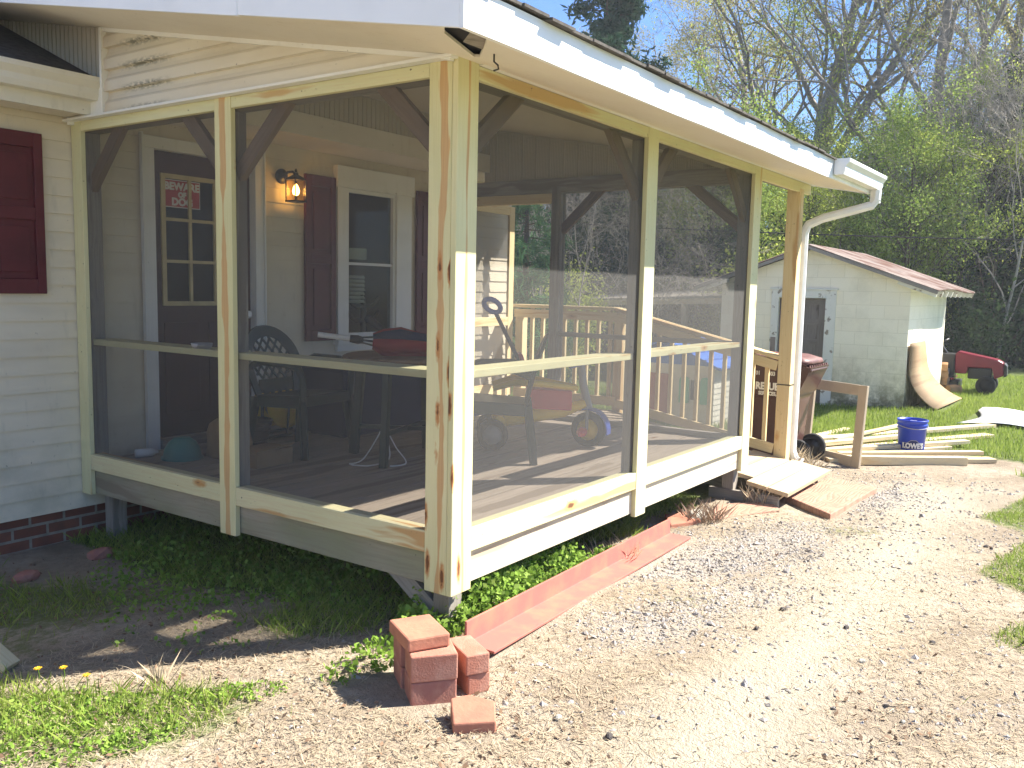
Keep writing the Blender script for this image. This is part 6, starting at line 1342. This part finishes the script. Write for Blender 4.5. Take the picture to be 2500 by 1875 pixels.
xy = scatter(80000, -3.0, 3.9, -0.05, 3.15, lambda x, y: smooth((m_green(x, y) + 0.2 * patch(x * 2.1, y * 2.1) - 0.33) / .4) * clear(x, y) * np.where(x < -0.55, 0.40, 1.0), rg)
xy2 = scatter(2600, -2.2, -0.7, -0.1, 1.5, lambda x, y: smooth((m_green(x, y) + 0.2 * patch(x * 2.1, y * 2.1) - 0.5) / .3), rg)
xy = np.concatenate([xy, xy2]); V, lv = blades(len(xy), xy, 0.075, 0.0026, rg, 1.1)
tag(big_mesh('weedy_grass', V, 4, M['leaf_grass'], lv), 'weedy grass in the shade in front of and beneath the porch', 'grass', None, 'stuff')
# broad leaved weeds and clover
def weeds(name, label, c, n, R, hgt, size, rg, mat='leaf_weed', sq=1.0, ang=0.0, lmin=0.0):
    t = rg.uniform(0, 6.283, n); q = R * np.sqrt(rg.random(n)); dx = q * np.cos(t); dy = q * np.sin(t) * sq; x = c[0] + dx * math.cos(ang) - dy * math.sin(ang); y = c[1] + dx * math.sin(ang) + dy * math.cos(ang); z = gz(x, y) + hgt * rg.random(n) * np.clip(1.25 - (q / R) ** 2, 0.25, 1)
    V, lv = leaf_cards(np.stack([x, y, z], 1), 3, size * 0.9, size, 0.85, rg, 0.35); return V, lv
parts_ = [weeds('', '', c, n, R, h, s, rg, sq=q, ang=a) for c, n, R, h, s, q, a in [((-1.50, 0.82), 700, 0.38, 0.028, 0.0085, .6, -.8), ((-1.62, 0.55), 340, 0.30, 0.025, 0.0085, .6, -.8), ((-1.15, 0.50), 330, 0.28, 0.022, 0.008, .45, -.8), ((-0.92, 0.33), 120, 0.18, 0.025, 0.009, .5, -.8), ((-1.35, 0.33), 160, 0.16, 0.022, 0.009, .6, 0)]]
tag(big_mesh('clover', np.concatenate([p[0] for p in parts_]), 4, M['leaf_weed'], np.concatenate([p[1] for p in parts_])), 'bright clover patches in the sunny left foreground', 'clover', None, 'stuff')
parts_ = [weeds('', '', c, n, R, h, s, rg, sq=q, ang=a) for c, n, R, h, s, q, a in [((0.42, 0.10), 1000, 0.42, 0.20, 0.015, .35, .03), ((1.05, 0.13), 900, 0.42, 0.17, 0.015, .35, .03), ((0.2, 0.25), 500, 0.25, 0.18, 0.015, .6, 0), ((-0.10, 0.12), 260, 0.14, 0.14, 0.017, .8, 0), ((1.6, 0.10), 90, 0.2, 0.08, 0.013, .4, 0), ((-0.42, 0.08), 70, 0.12, 0.14, 0.014, .9, 0), ((-0.60, 0.10), 28, 0.08, 0.10, 0.013, .9, 0), ((0.9, 1.0), 1400, 1.0, 0.10, 0.014, .8, 0), ((0.35, 1.9), 1300, 0.9, 0.10, 0.013, 1.0, 0), ((-0.35, 1.25), 200, 0.6, 0.06, 0.012, 1, 0)]]
tag(big_mesh('chickweed', np.concatenate([p[0] for p in parts_]), 4, M['leaf_weed'], np.concatenate([p[1] for p in parts_])), 'lush leafy weeds between the porch and the red steel angle', 'weeds', None, 'stuff')
# straw, dead leaves, gravel
N = 30000; xy = scatter(N * 4, -3.0, 6.2, -2.4, 1.4, lambda x, y: np.clip(0.85 - 0.62 * m_sand(x, y) - 0.35 * m_gravel(x, y) + 0.25 * patch(x, y), 0.06, 1) * clear(x, y) * np.clip(1.1 - (x + 1) / 7, .2, 1), rg); n = len(xy)
az = rg.uniform(0, 6.283, n); L_ = 0.028 * rg.uniform(.5, 1.9, n); w_ = 0.0014 * rg.uniform(.6, 1.6, n); z = gz(xy[:, 0], xy[:, 1]) + 0.003 + 0.012 * rg.random(n) ** 2; d = np.stack([np.cos(az) * L_, np.sin(az) * L_, rg.normal(0, .22, n) * L_], 1); s = np.stack([-np.sin(az) * w_, np.cos(az) * w_, np.zeros(n)], 1); c = np.stack([xy[:, 0], xy[:, 1], z], 1); k = np.stack([-np.sin(az), np.cos(az), np.zeros(n)], 1) * (L_ * rg.normal(0, .25, n))[:, None]
tag(big_mesh('dry_straw', np.stack([c - d - s, c + k - s, c + d, c + k + s], 1).reshape(-1, 3), 4, M['straw'], np.repeat(np.clip(rg.normal(.5, .25, n), 0, 1), 4)), 'dead straw and clippings strewn over the bare ground', 'straw', None, 'stuff')
xy = scatter(16000, -3.0, 4.5, -2.2, 3.0, lambda x, y: np.clip(0.45 - 0.5 * m_sand(x, y) + 0.3 * patch(x * 1.4, y * 1.4), 0.03, .9) * clear(x, y) * np.where(x > 0.6, .06, 1), rg); n = len(xy)
V, lv = leaf_cards(np.stack([xy[:, 0], xy[:, 1], gz(xy[:, 0], xy[:, 1]) + 0.010], 1), 1, 0.003, 0.013, 0.55, rg, 0.72)
tag(big_mesh('fallen_leaves', V, 4, M['deadleaf'], lv), 'small brown dead leaves littering the yard', 'leaves', None, 'stuff')
base = np.array([[1, 0, 0], [0, 1, 0], [-1, 0, 0], [0, -1, 0], [0, 0, 1], [0, 0, -1]], float); tri = np.array([[0, 1, 4], [1, 2, 4], [2, 3, 4], [3, 0, 4], [1, 0, 5], [2, 1, 5], [3, 2, 5], [0, 3, 5]])
xy = scatter(60000, -2.6, 6, -2.4, 0.4, lambda x, y: np.clip(0.04 + 0.85 * m_gravel(x, y) + 0.05 * patch(x * 2, y * 2) + 0.03 * (x > 1), 0.005, 1) * clear(x, y), rg); n = len(xy)
sz = 0.0085 * np.exp(rg.normal(0, .42, n)); az = rg.uniform(0, 6.283, n); B = base[None] * (1 + rg.normal(0, .22, (n, 6, 1))) * np.array([1, .75, .55]); ca_, sa_ = np.cos(az)[:, None], np.sin(az)[:, None]; X = (B[..., 0] * ca_ - B[..., 1] * sa_); Y = (B[..., 0] * sa_ + B[..., 1] * ca_); tl_ = rg.normal(0, .35, n)[:, None]; Z = B[..., 2] + X * tl_
P6 = np.stack([X, Y, Z], -1) * sz[:, None, None] + np.stack([xy[:, 0], xy[:, 1], gz(xy[:, 0], xy[:, 1]) + 0.001], 1)[:, None, :]
tag(big_mesh('gravel', P6[:, tri].reshape(-1, 3), 3, M['gravel']), 'grey gravel stones scattered over the drive', 'gravel', None, 'stuff')
# single dark pebbles along the path
for i in range(15):
    t = i / 14; x = -0.6 + 4.6 * rg.random(); y = -1.35 - 0.18 * x / 3 + rg.normal(0, .32); 
    rock('pebble', 'dark pebble lying on the sandy path', (x, y, gz1(x, y) + 0.004), float(0.010 + 0.010 * rg.random()), int(i * 7 + 1), 'stone' if i % 3 == 0 else 'darkstone', (1.1, .8, .7), 'pebble', 'dark pebbles on the sandy path')
# dry weeds at the far post, support and paver; green sprig; dandelions
def tuft(name, label, c, n, R, h, mat, seed, lean=1.2, w=0.003, lvm=.5, cat='weeds'):
    r2 = np.random.default_rng(seed); t = r2.uniform(0, 6.283, n); q = R * np.sqrt(r2.random(n)); xy = np.stack([c[0] + q * np.cos(t), c[1] + q * np.sin(t)], 1); V, lv = blades(n, xy, h, w, r2, lean, lvm=lvm); return tag(big_mesh(name, V, 4, M[mat], lv), label, cat)
tuft('dry_weeds', 'tangle of dry straw coloured weeds at the foot of the downspout', (5.07, -0.10), 200, 0.16, 0.14, 'straw', 1)
tuft('dry_weeds', 'dry weed tangle beside the end support under the toe panel', (3.78, -0.13), 110, 0.13, 0.15, 'straw', 2)
tuft('dry_weeds', 'dead weed clump over the small red paver', (2.98, 0.0), 200, 0.15, 0.13, 'deadleaf', 3, lvm=.75)
tuft('dry_weeds', 'dry stems inside the steel angle at its middle', (1.75, 0.08), 110, 0.16, 0.10, 'straw', 4)
tuft('grass_tuft', 'thin dry grass tuft on the shadow edge in the left foreground', (-1.06, 0.68), 30, 0.03, 0.11, 'straw', 5, cat='grass')
for i, (x, y, lab) in enumerate([(-1.31, 1.15, 'yellow dandelion in the shade nearest the left edge'), (-1.25, 1.06, 'yellow dandelion in the shade second from the left edge'), (-1.24, 0.90, 'yellow dandelion at the sunny edge of the shadow')]):
    dn = thing('dandelion', lab, 'flower', (x, y, gz1(x, y)), 'yellow dandelions'); mb = MB(); z = gz1(x, y); mb.tube([(x, y, z), (x + .004, y, z + .03), (x, y, z + .055)], .002, 5); mb.build('stem', M['leaf_weed'], dn)
    mb = MB()
    for k in range(18):
        a = k * 2.4; r_ = 0.018 * (1 - 0.3 * (k % 3) / 3); dd = Vector((math.cos(a), math.sin(a), .35 + .3 * (k % 3))); mb.bar(Vector((x, y, z + .055)), Vector((x, y, z + .055)) + dd.normalized() * r_, 0.005, 0.001, (-math.sin(a), math.cos(a), 0))
    mb.build('flower_head', M['flower'], dn)

# ------------------------------------------------------------------ added thin volume standing in for lens glare
hz = MB(); hz.span((-170, -170, -1.6), (210, 210, 21.5)); ho = hz.build('glare_veil', None or M['ground']); ho.data.materials.clear()
hm = bpy.data.materials.new('glare_volume'); hm.use_nodes = True; hn = hm.node_tree; hn.nodes.clear(); out = hn.nodes.new('ShaderNodeOutputMaterial'); pv = hn.nodes.new('ShaderNodeVolumePrincipled')
pv.inputs['Color'].default_value = (0.92, 0.95, 1.0, 1); pv.inputs['Density'].default_value = 0.0014; pv.inputs['Anisotropy'].default_value = 0.1; hn.links.new(pv.outputs[0], out.inputs['Volume']); ho.data.materials.append(hm)
tag(ho, 'added pale veil standing in for lens glare over the yard', 'glare_veil', None, 'stuff')
